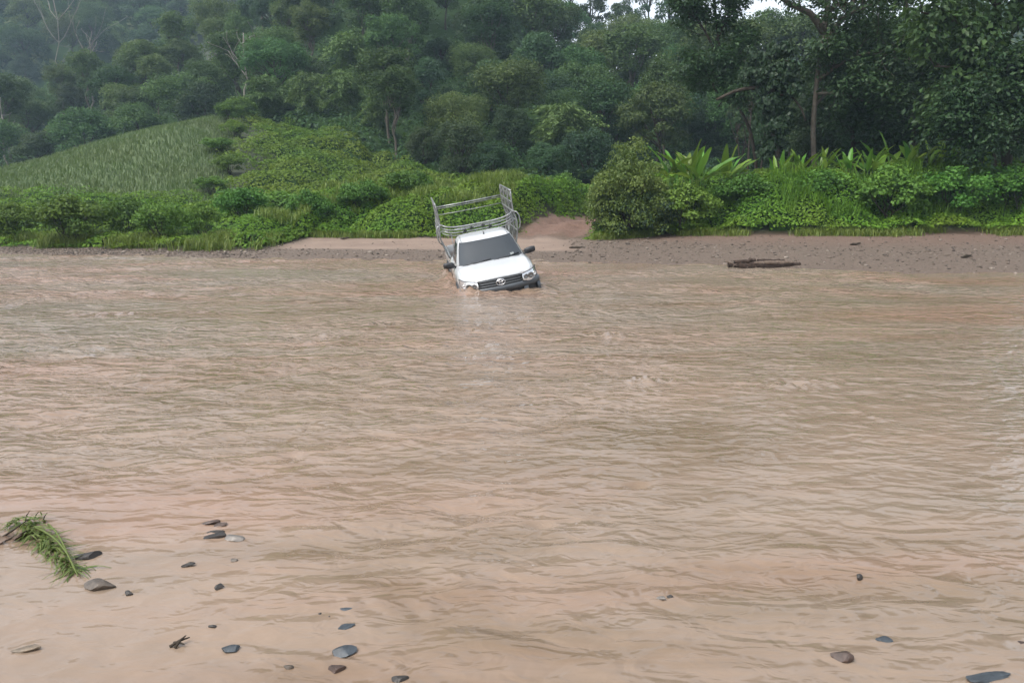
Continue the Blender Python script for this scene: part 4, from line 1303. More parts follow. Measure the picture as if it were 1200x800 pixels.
def tall_right(rng, n):
    x = rng.uniform(3, 33, n); y = shore(x) + veg_base(x) + rng.uniform(.8, 7, n)
    ok = (fbm(x * .5, y * .5, 2, 270) > .12) & (road_dist(x, y) > 2.6)
    x, y = x[ok], y[ok]
    return x, y, h_right(x, y) - .15
build_grass('tall_grass', 'long arching grass blades among the right bank creepers', tall_right, 26000, (.4, .9), (.018, .04), M['creeper'], 44)
def tall_mid(rng, n):
    x = rng.uniform(-12, 6, n); y = shore(x) + veg_base(x) + rng.uniform(2.5, 12, n)
    ok = (fbm(x * .4, y * .4, 2, 275) > .02) & (road_dist(x, y) > 3.0)
    x, y = x[ok], y[ok]
    return x, y, h_mid(x, y) - .12
build_grass('tall_grass', 'long grass standing above the creepers behind the truck', tall_mid, 26000, (.35, .75), (.02, .04), M['grass'], 45)

# --- shrubs
SHR = []
for i in range(4):
    rg = np.random.RandomState(70 + i)
    H_, R_ = 1.6, 1.15
    C = crown_centres(rg, 34, R_ * .82, .15, H_ * .86, 'round'); Rr = R_ * rg.uniform(.22, .38, 34)
    s = Soup(); clump_leaves(s, rg, C, Rr, 150, .105, .072, shell=(.45, 1.12))
    t = Soup()
    for k in range(12):
        t.tube(bend_path(rg, (rg.uniform(-.15, .15), rg.uniform(-.15, .15), -.2), C[k], 5, .1), np.linspace(.022, .008, 5), 5)
    SHR.append((s.mesh('shrub_foliage', M['shrub']), t.mesh('shrub_stems', M['bark'], True)))

def shrub(px, pbase, y, wpx, hpx, label, var=0, mat=None, group=None):
    x = (px - 600) / FPX * y
    z = float(ground_z(x, y))
    zb = z + (.25 if y > 34 else 0)
    o = empty('shrub', (x, y, zb - .05), (0, 0, random.uniform(0, 6.28)), (wpx / FPX * y / 2.3, wpx / FPX * y / 2.3, hpx / FPX * y / 1.6))
    tag(o, label, 'shrub', group)
    f = link('foliage', SHR[var % 4][0], o); link('stems', SHR[var % 4][1], o)
    if mat:
        f.material_slots[0].link = 'OBJECT'; f.material_slots[0].material = mat
    return o
random.seed(8)
for a in [
 (92, 289, 35.6, 95, 52, 'biggest dark green bush on the left bank, leafy down to the gravel', 0),
 (152, 286, 37.0, 60, 44, 'bright green bush right of the biggest bush on the left bank', 1),
 (196, 290, 34.8, 66, 44, 'dark green bush at the gravel edge, right of two others', 2),
 (20, 283, 37.5, 70, 40, 'olive-green bush at the far left edge of the left bank', 3),
 (238, 282, 36.5, 50, 36, 'low bush farthest right among the left bank bushes', 1),
 (290, 262, 41, 66, 40, 'dark low bush where the left bank meets the creepers', 2),
 (345, 240, 46, 90, 26, 'flat dark shrub on the lower creeper slope', 0),
 (365, 272, 38.5, 60, 42, 'dark green shrub left of the mud track', 3),
 (430, 268, 40, 64, 40, 'rounded shrub above the middle of the mud track', 1),
 (480, 262, 42, 60, 38, 'shrub in the creepers just left of the truck rack', 2),
 (655, 245, 47, 50, 30, 'small shrub above the red earth road', 0),
 (870, 262, 36, 80, 44, 'bright shrub on the right bank above the driftwood', 1),
 (950, 262, 36, 84, 48, 'rounded shrub in the middle of the right bank', 2),
 (1035, 268, 34.6, 100, 60, 'broad feathery shrub right of the middle of the right bank', 3),
 (1110, 264, 34.8, 90, 54, 'leafy shrub near the right end of the right bank', 0),
 (1180, 262, 34.6, 90, 56, 'leafy shrub at the right edge of the picture', 1),
 (1145, 212, 38.0, 90, 46, 'dark leafy bush under the big-leaved tree', 2),
 (800, 268, 35.2, 90, 52, 'green shrub at the foot of the broad-leaved plants', 3)]:
    shrub(*a)
for i, (yy, dx_) in enumerate(((53, -.6), (59, .4), (65, -.8), (72, .2), (79, -.5), (84, .3))):
    xx = float(slope_edge(yy)) + dx_ + 1.6
    pp = px_of(xx, yy, float(ground_z(xx, yy)))
    shrub(pp[0], pp[1], yy, (44, 40, 40, 34, 36, 40)[i], (18, 20, 16, 18, 22, 26)[i], ORD6[i] + ' shrub from below along the border of crop field and creeper slope', i)
# small upright sapling on the left bank
o = empty('sapling', ((114 - 600) / FPX * 38, 38, float(ground_z((114 - 600) / FPX * 38, 38)) - .1)); tag(o, 'dark little sapling poking above the left bank bushes', 'sapling')
rg = np.random.RandomState(90); s = Soup()
C = np.stack([rg.uniform(-.18, .18, 12), rg.uniform(-.18, .18, 12), rg.uniform(1.0, 1.75, 12)], 1)
clump_leaves(s, rg, C, np.full(12, .24), 40, .20, .13); s.obj('foliage', M['shade'], o)
s = Soup(); s.tube([(0, 0, 0), (.03, 0, .8), (0, .02, 1.6)], [.03, .025, .01], 6); s.obj('stem', M['bark'], o, smooth=True)

# big olive bush right of the truck
def olive_bush():
    y = 35.2; x = (738 - 600) / FPX * y
    z = float(ground_z(x, y))
    o = empty('olive_bush', (x, y, z - .1)); tag(o, 'big olive-green bush hung with vines beside the red earth road', 'bush')
    rg = np.random.RandomState(91)
    n = 150
    d = rand_dirs(rg, n); d[:, 2] = np.abs(d[:, 2])
    C = d * rg.uniform(.55, 1.0, n)[:, None] * np.array([2.0, 1.6, 4.0]); C[:, 0] -= .25 * (C[:, 2] / 4.0); C[:, 2] += .25
    s = Soup(); clump_leaves(s, rg, C, rg.uniform(.34, .66, n), 170, .12, .075, droop=.45, shell=(.45, 1.1))
    s.obj('foliage', M['bush'], o)
    k = (C[:, 1] < .2) & (C[:, 2] < 2.0)
    s = Soup(); clump_leaves(s, rg, C[k] + np.array([.2, -.12, -.05]), np.full(k.sum(), .34), 34, .15, .11, droop=.6)
    s.obj('vine_leaves', M['vine'], o)
    t = Soup()
    for k in range(14):
        t.tube(bend_path(rg, (rg.uniform(-.3, .3), rg.uniform(-.3, .3), 0), C[k] * .9, 6, .1), np.linspace(.05, .012, 6), 5)
    t.obj('stems', M['bark'], o, smooth=True)
olive_bush()

# --- broad-leaved plants: every blade a part
LEAFM = []
for i in range(6):
    rg = np.random.RandomState(100 + i)
    Ls, Wd = rg.uniform(1.1, 1.5), rg.uniform(.20, .29)
    q = np.linspace(0, 1, 10)
    w = Wd * np.clip(np.sin(np.pi * np.clip(q * .86 + .12, 0, 1)) ** .75, .03, 1); w[:2] = .03; w[-1] = .015
    bd = rg.uniform(.15, .75)
    xx = Ls * (q - .12 * bd * q ** 3); zz = -bd * .35 * Ls * q ** 2.4
    und = .02 * np.sin(q * 16 + i)
    G = np.stack([np.stack([xx, sgn * w * .5, zz + (abs(sgn) * w * .22) + sgn * und], 1) for sgn in (-1, -.5, 0, .5, 1)], 1)
    s = Soup(); s.grid(G, tint=float(rg.rand())); LEAFM.append(s.mesh('broad_leaf', M['ginger'], True))
s = Soup(); s.tube([(0, 0, 0), (0.01, 0, .5), (0, 0, 1.0)], [.045, .04, .025], 7); STEMM = s.mesh('stalk', M['ginger'], True)

def ginger(px, pbase, y, hpx, label, n=11, seed=0, fan=1.0, group=None):
    rg = random.Random(seed)
    x = (px - 600) / FPX * y; zb = (251 - pbase) / FPX * y + CAM_H
    zg = float(ground_z(x, y)); H_ = (pbase - 251) * 0 + hpx / FPX * y
    o = empty('broad_leaf_plant', (x, y, zg - .05)); tag(o, label, 'plant', group)
    rise = max(zb - zg, .15)
    for k in range(n):
        a = rg.uniform(0, 6.28)
        st = link('stalk', STEMM, o)
        lean = rg.uniform(.02, .22) * fan
        st.scale = (1, 1, rise + rg.uniform(.0, .3))
        st.rotation_euler = (0, 0, 0)
        ox, oy = rg.uniform(-.3, .3) * fan, rg.uniform(-.25, .25)
        st.location = (ox, oy, 0)
        lf = link('leaf', LEAFM[rg.randrange(6)], o)
        lf.location = (ox, oy, rise + rg.uniform(-.15, .25))
        sc_ = H_ / 1.25 * rg.uniform(.75, 1.1)
        lf.scale = (sc_, sc_, sc_)
        el = rg.uniform(R(38), R(82)) if rg.random() < .8 else rg.uniform(R(5), R(35))
        lf.rotation_euler = Euler((rg.uniform(-.5, .5), -el, a), 'XYZ')
    return o
ginger(812, 214, 36.5, 52, 'tallest light-green broad-leaved plant, above the right bank beside the olive bush', 17, 1, 1.3)
ginger(784, 212, 36.9, 42, 'broad-leaved plant between the olive bush and the tallest broad-leaved plant', 9, 2)
ginger(846, 214, 36.9, 40, 'broad-leaved plant just right of the tallest one', 9, 3)
for i, (px, pb, hp) in enumerate([(905, 206, 30), (930, 204, 32), (957, 203, 34), (982, 204, 33), (1005, 205, 37), (1026, 206, 44), (1050, 205, 46), (1074, 206, 46), (1097, 205, 44), (1118, 205, 36), (1142, 202, 30)]):
    ginger(px, pb, 38.2 + .5 * (i % 3), hp, '%s from the left in the long row under dark trees' % ('first second third fourth fifth sixth seventh eighth ninth tenth eleventh'.split()[i] + ' broad-leaved plant'), 10, 20 + i, group='row of broad-leaved plants on the right bank')

# ================================================================== TREES OF THE RIGHT BANK
def leafy(s, rng, anchors, per, rad, L, W, droop=.5, tint_base=None, flat=.7):
    A = np.array(anchors); n = len(A); k = n * per
    ci = np.repeat(np.arange(n), per)
    off = rng.normal(size=(k, 3)) * rad * np.array([1, 1, flat])
    p = A[ci] + off
    nrm = unit(off * .6 / rad + np.array([0, 0, .7]) + rng.normal(size=(k, 3)) * .5)
    ax = unit(off * np.array([1, 1, .3])) + rng.normal(size=(k, 3)) * .5; ax[:, 2] -= droop
    sz = rng.uniform(.6, 1.3, k)
    tn = np.clip(.5 * rng.rand(n)[ci] + .5 * rng.rand(k), 0, 1)
    s.leaves(p, ax, nrm, L * sz, W * sz, tn)

def at(px, py, y):
    c, s_ = math.cos(PITCH), math.sin(PITCH)
    u, v = (px - 600) / FPX, (400 - py) / FPX
    dx, dy, dz = u, c + v * s_, -s_ + v * c
    t = y / dy
    return np.array([dx * t, y, CAM_H + dz * t])

def limb_tree(name, label, seed, base_px, y, trunk_pts, r0, limbs, leafmat, bark, per, rad, L, W, droop=.4, kids=(3, 5), maxl=2, r1=.5, up=.1):
    """trunk and limbs follow the photograph; twigs and leaves grow from them"""
    rg = np.random.RandomState(seed)
    x = (base_px - 600) / FPX * y; z = float(ground_z(x, y))
    root = np.array([x, y, z])
    o = empty(name, tuple(root)); tag(o, label, 'tree')
    tp = np.array([np.zeros(3) - [0, 0, .3]] + [at(*q) - root for q in trunk_pts])
    tp = catmull(tp, 14)
    t = Soup(); t.tube(tp, np.linspace(r0, r0 * r1, 14), 10); t.obj('trunk', bark, o, smooth=True)
    anchors = []
    for lb in limbs:
        P = np.array([at(*q) - root for q in lb['pts']])
        P = catmull(P, 9)
        b = Soup(); b.tube(P, np.linspace(lb['r'], lb['r'] * .35, 9), 7)
        for k in range(lb.get('n', 7)):
            i = rg.randint(2, 9)
            d = unit(P[i] - P[i - 2]) + rg.normal(size=3) * .9
            grow(rg, P[i], d, lb.get('len', 1.6) * rg.uniform(.7, 1.2), lb['r'] * .3, 1, maxl, b, anchors, .8, up, kids, .008)
        b.obj('limb', bark, o, smooth=True)
    s = Soup(); leafy(s, rg, anchors, per, rad, L, W, droop)
    s.obj('crown', leafmat, o)
    return o

# pale-trunked tree with the thick limb leaving at the top
limb_tree('shade_tree', 'tall pale-trunked tree right of the vine-covered trunk, with a thick limb', 201, 952, 41.5,
    [(953, 165, 41.5), (955, 120, 41.5), (960, 70, 41.5), (968, 25, 41.6), (975, -40, 41.8)], .15,
    [dict(pts=[(966, 40, 41.6), (950, 16, 41.3), (925, 5, 41.0), (895, -22, 40.8), (870, -60, 40.6)], r=.19, n=6, len=1.5),
     dict(pts=[(962, 60, 41.6), (990, 20, 41.2), (1030, 2, 40.8), (1060, -20, 40.6)], r=.15, n=12, len=2.0),
     dict(pts=[(958, 95, 41.5), (985, 75, 41.0), (1020, 62, 40.6), (1055, 70, 40.4)], r=.11, n=12, len=1.9),
     dict(pts=[(956, 110, 41.5), (985, 110, 40.9), (1010, 118, 40.6), (1040, 128, 40.5)], r=.09, n=12, len=1.6),
     dict(pts=[(955, 125, 41.6), (970, 110, 42.5), (1010, 95, 43.5), (1050, 95, 44)], r=.09, n=12, len=2.0),
     dict(pts=[(965, 30, 41.6), (985, -10, 42.4), (1010, -60, 42.8)], r=.14, n=10, len=2.2)],
    M['shade'], M['bark_red'], 32, .34, .25, .13)
# dark feathery tree left of the vine trunk
limb_tree('shade_tree', 'dark feathery tree left of the vine-covered trunk, reaching the top edge', 202, 888, 44,
    [(882, 165, 44), (866, 125, 44), (846, 70, 44), (838, 10, 44), (836, -50, 44)], .10,
    [dict(pts=[(841, 110, 44), (828, 85, 43.6), (815, 70, 43.4)], r=.07, n=9, len=1.2),
     dict(pts=[(840, 95, 44), (855, 75, 43.6), (866, 60, 43.4)], r=.07, n=9, len=1.2),
     dict(pts=[(838, 60, 44), (825, 35, 43.6), (812, 15, 43.5)], r=.08, n=10, len=1.3),
     dict(pts=[(838, 50, 44), (852, 25, 43.6), (862, 10, 43.5)], r=.08, n=10, len=1.3),
     dict(pts=[(836, 10, 44), (838, -20, 43.5), (842, -50, 43.3)], r=.07, n=10, len=1.5),
     dict(pts=[(842, 125, 44), (850, 115, 43.4), (858, 112, 43.2)], r=.05, n=6, len=.9)],
    M['shade'], M['bark'], 27, .27, .22, .10)
# big-leaved tree at the right edge
limb_tree('big_leaved_tree', 'dark big-leaved tree filling the upper right corner', 203, 1178, 36.5,
    [(1178, 160, 36.5), (1176, 100, 36.5), (1170, 40, 36.5), (1168, -60, 36.6)], .26,
    [dict(pts=[(1175, 120, 36.5), (1150, 95, 36.0), (1120, 80, 35.6), (1095, 78, 35.5)], r=.10, n=9, len=1.1),
     dict(pts=[(1175, 140, 36.5), (1190, 105, 35.8), (1210, 90, 35.4)], r=.10, n=9, len=1.1),
     dict(pts=[(1172, 70, 36.5), (1145, 40, 36.0), (1110, 22, 35.6), (1080, 15, 35.5)], r=.11, n=10, len=1.2),
     dict(pts=[(1172, 60, 36.5), (1195, 30, 35.9), (1225, 15, 35.6)], r=.11, n=9, len=1.2),
     dict(pts=[(1169, 10, 36.5), (1150, -15, 36.0), (1125, -40, 35.8)], r=.11, n=10, len=1.3),
     dict(pts=[(1169, 0, 36.5), (1190, -20, 36.0), (1215, -40, 35.8)], r=.10, n=9, len=1.3),
     dict(pts=[(1176, 150, 36.5), (1160, 128, 36.2), (1135, 118, 35.9), (1118, 122, 35.8)], r=.08, n=9, len=1.0)],
    M['teak'], M['bark'], 22, .38, .31, .19, droop=.8, kids=(2, 4))
# more dark trees filling the shade behind them
limb_tree('shade_tree', 'dark tree with drooping boughs between the pale trunk and the big-leaved tree', 204, 1070, 45,
    [(1070, 150, 45), (1068, 100, 45), (1064, 40, 45), (1060, -20, 45)], .17,
    [dict(pts=[(1069, 110, 45), (1040, 90, 44.5), (1010, 95, 44.2)], r=.09, n=11, len=1.8),
     dict(pts=[(1069, 115, 45), (1100, 100, 44.5), (1130, 105, 44.2)], r=.09, n=11, len=1.8),
     dict(pts=[(1070, 140, 45), (1040, 130, 44.5), (1005, 145, 44.2)], r=.08, n=11, len=1.8),
     dict(pts=[(1070, 140, 45), (1105, 135, 44.5), (1130, 150, 44.2)], r=.08, n=11, len=1.8),
     dict(pts=[(1066, 70, 45), (1040, 50, 44.6), (1020, 45, 44.4)], r=.08, n=9, len=1.7),
     dict(pts=[(1066, 60, 45), (1090, 45, 44.6), (1115, 48, 44.4)], r=.08, n=9, len=1.7)],
    M['shade'], M['bark'], 27, .36, .26, .13)
limb_tree('shade_tree', 'low dark spreading tree in deep shade behind the row of broad-leaved plants', 205, 1000, 48,
    [(1000, 170, 48), (998, 140, 48), (995, 110, 48)], .15,
    [dict(pts=[(998, 150, 48), (975, 140, 47.6), (950, 150, 47.4)], r=.08, n=10, len=1.7),
     dict(pts=[(998, 150, 48), (1025, 140, 47.6), (1060, 150, 47.4)], r=.08, n=10, len=1.7),
     dict(pts=[(996, 120, 48), (1015, 110, 47.6), (1040, 105, 47.4)], r=.08, n=10, len=1.7),
     dict(pts=[(996, 130, 48), (975, 115, 47.6), (960, 100, 47.4)], r=.07, n=8, len=1.5),
     dict(pts=[(1000, 168, 48), (1040, 165, 47.6), (1090, 172, 47.4)], r=.07, n=10, len=1.6),
     dict(pts=[(1000, 168, 48), (1080, 160, 48), (1150, 165, 48)], r=.07, n=14, len=1.9)],
    M['shade'], M['bark'], 27, .38, .26, .13)

limb_tree('shade_tree', 'dark low tree under the big-leaved tree at the right edge', 206, 1165, 35.6,
    [(1165, 185, 35.6), (1163, 150, 35.6), (1160, 120, 35.6)], .10,
    [dict(pts=[(1164, 170, 35.6), (1145, 160, 35.2), (1120, 162, 35.0)], r=.06, n=10, len=1.2),
     dict(pts=[(1164, 170, 35.6), (1185, 160, 35.2), (1210, 162, 35.0)], r=.06, n=10, len=1.2),
     dict(pts=[(1162, 145, 35.6), (1145, 135, 35.2), (1125, 135, 35.0)], r=.06, n=10, len=1.2),
     dict(pts=[(1162, 145, 35.6), (1180, 135, 35.2), (1205, 135, 35.0)], r=.06, n=10, len=1.2),
     dict(pts=[(1160, 122, 35.6), (1165, 110, 35.4), (1190, 100, 35.2)], r=.06, n=9, len=1.2)],
    M['shade'], M['bark'], 28, .32, .22, .12)
# dead trunk smothered in vines
def vine_tree():
    y = 40.5; x = (908 - 600) / FPX * y; z = float(ground_z(x, y)); root = np.array([x, y, z])
    o = empty('vine_covered_trunk', tuple(root)); tag(o, 'dead trunk smothered in dark vines, broken limb pointing left', 'tree')
    rg = np.random.RandomState(210)
    tp = np.array([(0, 0, -.3)] + [tuple(at(*q) - root) for q in ((908, 160, y), (905, 120, y), (902, 85, y), (900, 62, y))])
    t = Soup(); t.tube(catmull(tp, 12), np.linspace(.26, .14, 12), 9); t.obj('trunk', M['bark'], o, smooth=True)
    for pts, r in (([(904, 104, y), (885, 103, y - .3), (862, 107, y - .6), (840, 117, y - .8)], .12), ([(905, 112, y), (925, 112, y - .3), (938, 126, y - .5), (944, 142, y - .5)], .07), ([(903, 88, y), (885, 76, y - .3), (872, 72, y - .4)], .08), ([(903, 85, y), (920, 72, y - .3), (932, 78, y - .4)], .08)):
        b = Soup(); b.tube(catmull(np.array([at(*q) - root for q in pts]), 8), np.linspace(r, r * .6, 8), 7); b.obj('limb', M['bark'], o, smooth=True)
    C = []
    def blob(px, py, rx, ry, n):
        for k in range(n):
            a, q = rg.uniform(0, 6.28), math.sqrt(rg.rand())
            C.append(at(px + rx * q * math.cos(a), py + ry * q * math.sin(a), y - .1 + rg.uniform(-.7, .5)) - root)
    blob(903, 76, 30, 24, 46); blob(908, 105, 26, 22, 34); blob(906, 138, 19, 24, 26); blob(905, 172, 14, 22, 16); blob(880, 85, 12, 12, 10); blob(925, 98, 12, 18, 10)
    C = np.array(C)
    s = Soup(); clump_leaves(s, rg, C, rg.uniform(.26, .46, len(C)), 75, .19, .16, droop=1.0, up=.25, rnd=.4, shell=(.6, 1.05)); s.obj('vine_leaves', M['vine'], o)
vine_tree()

# ================================================================== GRAVEL BAR
def build_pebbles():
    rng = np.random.RandomState(51)
    phi = (1 + 5 ** .5) / 2
    ico = unit(np.array([(-1, phi, 0), (1, phi, 0), (-1, -phi, 0), (1, -phi, 0), (0, -1, phi), (0, 1, phi), (0, -1, -phi), (0, 1, -phi), (phi, 0, -1), (phi, 0, 1), (-phi, 0, -1), (-phi, 0, 1)]))
    fc = np.array([(0, 11, 5), (0, 5, 1), (0, 1, 7), (0, 7, 10), (0, 10, 11), (1, 5, 9), (5, 11, 4), (11, 10, 2), (10, 7, 6), (7, 1, 8), (3, 9, 4), (3, 4, 2), (3, 2, 6), (3, 6, 8), (3, 8, 9), (4, 9, 5), (2, 4, 11), (6, 2, 10), (8, 6, 7), (9, 8, 1)])
    N = 40000
    x = rng.uniform(-30, 26, N); d = rng.rand(N) ** .8
    dd = -.25 + d * (veg_base(x) + .35)
    y = shore(x) + dd
    mudz = (x > -10) & (x < 2.5) & (dd > 3.0)
    k = (rng.rand(N) < np.where(mudz, .04, np.where(dd > 6.5, .30, 1.0))) & (np.abs(x) < .80 * y)
    x, y, dd = x[k][:9500], y[k][:9500], dd[k][:9500]; n = len(x)
    sz = .010 + .013 * rng.exponential(1.0, n); sz = np.minimum(sz, .10)
    sc_ = np.stack([sz * rng.uniform(.8, 1.5, n), sz * rng.uniform(.7, 1.2, n), sz * rng.uniform(.4, .8, n)], 1)
    a = rng.uniform(0, 6.28, n)
    V = ico[None] * (1 + rng.uniform(-.22, .22, (n, 12))[..., None]) * sc_[:, None, :]
    ca, sa = np.cos(a)[:, None], np.sin(a)[:, None]
    V = np.stack([V[..., 0] * ca - V[..., 1] * sa, V[..., 0] * sa + V[..., 1] * ca, V[..., 2]], -1)
    V = V + np.stack([x, y, ground_z(x, y) + sc_[:, 2] * .35], 1)[:, None, :]
    s = Soup(); s.add(V, tris=(fc[None] + (np.arange(n) * 12)[:, None, None]).reshape(-1, 3), tint=np.repeat(rng.rand(n), 20))
    m, nt, bs = new_mat('pebble_stone')
    at_ = nt.nodes.new('ShaderNodeAttribute'); at_.attribute_name = 'tint'
    r = ramp(nt, [(0, (.040, .031, .024)), (.45, (.092, .070, .053)), (.8, (.155, .122, .095)), (1, (.25, .21, .172))], at_.outputs['Fac'])
    nt.links.new(r.outputs[0], bs.inputs['Base Color']); bs.inputs['Roughness'].default_value = .8
    o = s.obj('gravel', m, smooth=True); tag(o, 'brown-grey gravel and pebbles along the far shore', 'gravel', kind='stuff')
build_pebbles()

# ================================================================== STONES IN THE SHALLOWS
def wet_stone(name, c, var=.3):
    m, nt, bs = new_mat(name)
    n = noise(nt, 30, 6, .65, mapping(nt)); n2 = noise(nt, 7, 3, .6, mapping(nt))
    r = ramp(nt, [(.3, tuple(v * (1 - var) for v in c)), (.7, tuple(v * (1 + var) for v in c))], n.outputs[0])
    r2 = ramp(nt, [(.35, (.7, .7, .7)), (.65, (1.15, 1.12, 1.08))], n2.outputs[0])
    nt.links.new(mixrgb(nt, 1, r.outputs[0], r2.outputs[0], 'MULTIPLY'), bs.inputs['Base Color'])
    bs.inputs['Roughness'].default_value = .5
    bump(nt, bs, n.outputs[0], .5, .008)
    return m
SM = {'dark': wet_stone('stone_dark', (.024, .020, .017)), 'brown': wet_stone('stone_brown', (.080, .064, .050)), 'rust': wet_stone('stone_rust', (.055, .034, .026)),
      'pale': wet_stone('stone_pale', (.17, .155, .14)), 'slate': wet_stone('stone_slate', (.040, .050, .060)), 'tan': wet_stone('stone_tan', (.16, .125, .088))}

import bmesh
def stone_mesh(seed, hx, hy, hz, ang, mat):
    rg = np.random.RandomState(seed)
    bm = bmesh.new(); bmesh.ops.create_icosphere(bm, subdivisions=3, radius=1.0)
    V = np.array([v.co[:] for v in bm.verts])
    cuts = rand_dirs(rg, 9); lev = rg.uniform(.35, .80, 9)
    W = V * (1 + .12 * fbm(V[:, 0] * 1.3 + V[:, 2], V[:, 1] * 1.3 - V[:, 2], 2, seed))[:, None]
    for c_, l_ in zip(cuts, lev):
        ex = np.clip(W @ c_ - (l_ + (1 - l_) * (1 - ang) * .6), 0, None)
        W = W - ex[:, None] * c_
    W = W * (1 + .03 * perlin(V[:, 0] * 5 + seed, V[:, 1] * 5 + V[:, 2] * 4))[:, None]
    W[:, :2] *= (1 - .25 * W[:, :1] * (.5 if seed % 2 else -.3))
    W = W * np.array([hx, hy, hz]) / np.abs(W).max(0)
    for v, w in zip(bm.verts, W): v.co = w
    me = bpy.data.meshes.new('stone'); bm.to_mesh(me); bm.free()
    me.polygons.foreach_set('use_smooth', np.ones(len(me.polygons), dtype=bool)); me.materials.append(mat)
    me.set_sharp_from_angle(angle=R(20))
    return me
for i, (px, py, w, hr, c, ang, rot, nm, lab) in enumerate(STONES):
    x, y = spot(px, py)
    dist = math.sqrt(x * x + y * y + CAM_H ** 2)
    hx = .50 * w * dist / FPX
    hy = hx * (.38 if hr < .3 else (.62 if hr < .6 else .8))
    hz = max(hx * hr * .72, .011)
    o = link(nm, stone_mesh(300 + i, hx, hy, hz, min(1, ang + .35), SM[c]))
    o.location = (x, y + .2 * hy, .008 + .10 * hz)
    o.rotation_euler = (R(random.Random(i).uniform(-9, 9)), R(-rot * .25), R(rot))
    tag(o, lab, 'stone')

# twigs and drowned debris near the left stones
def debris(name, label, cat, px, py, build):
    x, y = spot(px, py); o = empty(name, (x, y, 0)); tag(o, label, cat); build(o); return o
def twigs(o):
    for k, (a, b) in enumerate((((-.03, -.01, .005), (.035, .03, .022)), ((-.025, .02, .004), (.03, -.012, .016)), ((-.005, -.02, .006), (.02, .03, .03)))):
        s = Soup(); s.tube([a, tuple((np.array(a) + b) / 2 + [0, 0, .006]), b], [.006, .005, .002], 6); s.obj('twig', M['bark'], o, smooth=True)
debris('twig_cluster', 'little crossed dark twigs above the bottom edge, left of the angular stone', 'twigs', 209, 757, twigs)
def dead_leaves(o):
    rg = np.random.RandomState(5); mt = simple_mat('dead_leaf', (.11, .07, .045), .6, var=.3)
    for k in range(9):
        s = Soup(); p = np.array([[rg.uniform(-.09, .09), rg.uniform(-.05, .05), rg.uniform(.0, .035)]])
        s.leaves(p, rg.normal(size=(1, 3)) * [1, 1, .3], rg.normal(size=(1, 3)) * .5 + [0, 0, 1], .09, .05, .5); s.obj('dead_leaf', mt, o)
    s = Soup(); s.tube([(-.1, .05, 0), (-.02, .02, .05), (.05, .05, .10)], [.006, .005, .002], 6); s.obj('twig', M['bark'], o, smooth=True)
debris('leaf_debris', 'brown dead leaves and twig caught left of the grass clump', 'debris', 17, 634, dead_leaves)

def grass_clump():
    A = np.array(spot(24, 612) + (0,)); B = np.array(spot(96, 678) + (0,))
    o = empty('grass_clump', tuple(A)); tag(o, 'green grass clump flattened by the current, lying in the shallow water', 'grass')
    rg = np.random.RandomState(77)
    axis = B - A; L = np.linalg.norm(axis); ux = axis / L; uy = np.array([-ux[1], ux[0], 0])
    mg = leaf_mat('clump_blade', (.060, .100, .022), (.160, .200, .055), objvar=0, trans=.3)
    s = Soup()
    for k in range(300):
        u = rg.rand() ** 1.1 * .92; v = rg.normal() * .026 * (1 - .5 * u)
        st = ux * L * u + uy * v + [0, 0, rg.uniform(0, .05) * (1 - u)]
        ln = rg.uniform(.05, .15); ang = rg.normal() * .85
        d = ux * math.cos(ang) + uy * math.sin(ang)
        q = np.linspace(0, 1, 6)
        rise = rg.uniform(.003, .036)
        d = d + uy * rg.normal() * .5 * (rg.rand() < .35); P = st + d * (ln * q)[:, None] + uy * (.03 * rg.normal() * q ** 2)[:, None] + np.array([0, 0, 1]) * (rise * np.sin(q * np.pi * .9) - .018 * q)[:, None]
        w = .0042 * np.clip(1 - q ** 2, .06, 1) * rg.uniform(.7, 1.4)
        side = np.cross(d, [0, 0, 1])
        side = side / np.linalg.norm(side) + np.array([0, 0, rg.uniform(-.5, .5)])
        G = np.stack([P - side * w[:, None], P + side * w[:, None]], 1)
        s.grid(G, tint=float(rg.rand()))
    s.obj('blades', mg, o)['kind'] = 'stuff'
    for k in range(2):
        s = Soup(); v = (k - .5) * .045
        P = np.stack([ux * L * u + uy * (v + .05 * math.sin(u * 3 + k)) + [0, 0, .035 * math.sin(u * 3) + .015] for u in np.linspace(.25, 1.0, 8)])
        s.tube(P, np.linspace(.0055, .003, 8), 6, tint=.8); s.obj('stem', mg, o, smooth=True)
    s = Soup(); n = 36
    p = np.stack([ux * L * u + uy * v + [0, 0, z] for u, v, z in zip(rg.uniform(0, .6, n), rg.normal(size=n) * .06, rg.uniform(.008, .035, n))])
    s.leaves(p, rg.normal(size=(n, 3)), rg.normal(size=(n, 3)) * .4 + [0, 0, 1], .045, .022, rg.rand(n) * .5); s.obj('leaves', mg, o)
    for k in range(3):
        s = Soup(); b = uy * (.03 + .03 * k) + ux * L * (-.02 + .05 * k)
        s.tube([b, b + [.01, .0, .03], b + [.03, 0, .055]], [.004, .003, .0015], 5); s.obj('dry_stalk', M['bark'], o, smooth=True)
grass_clump()

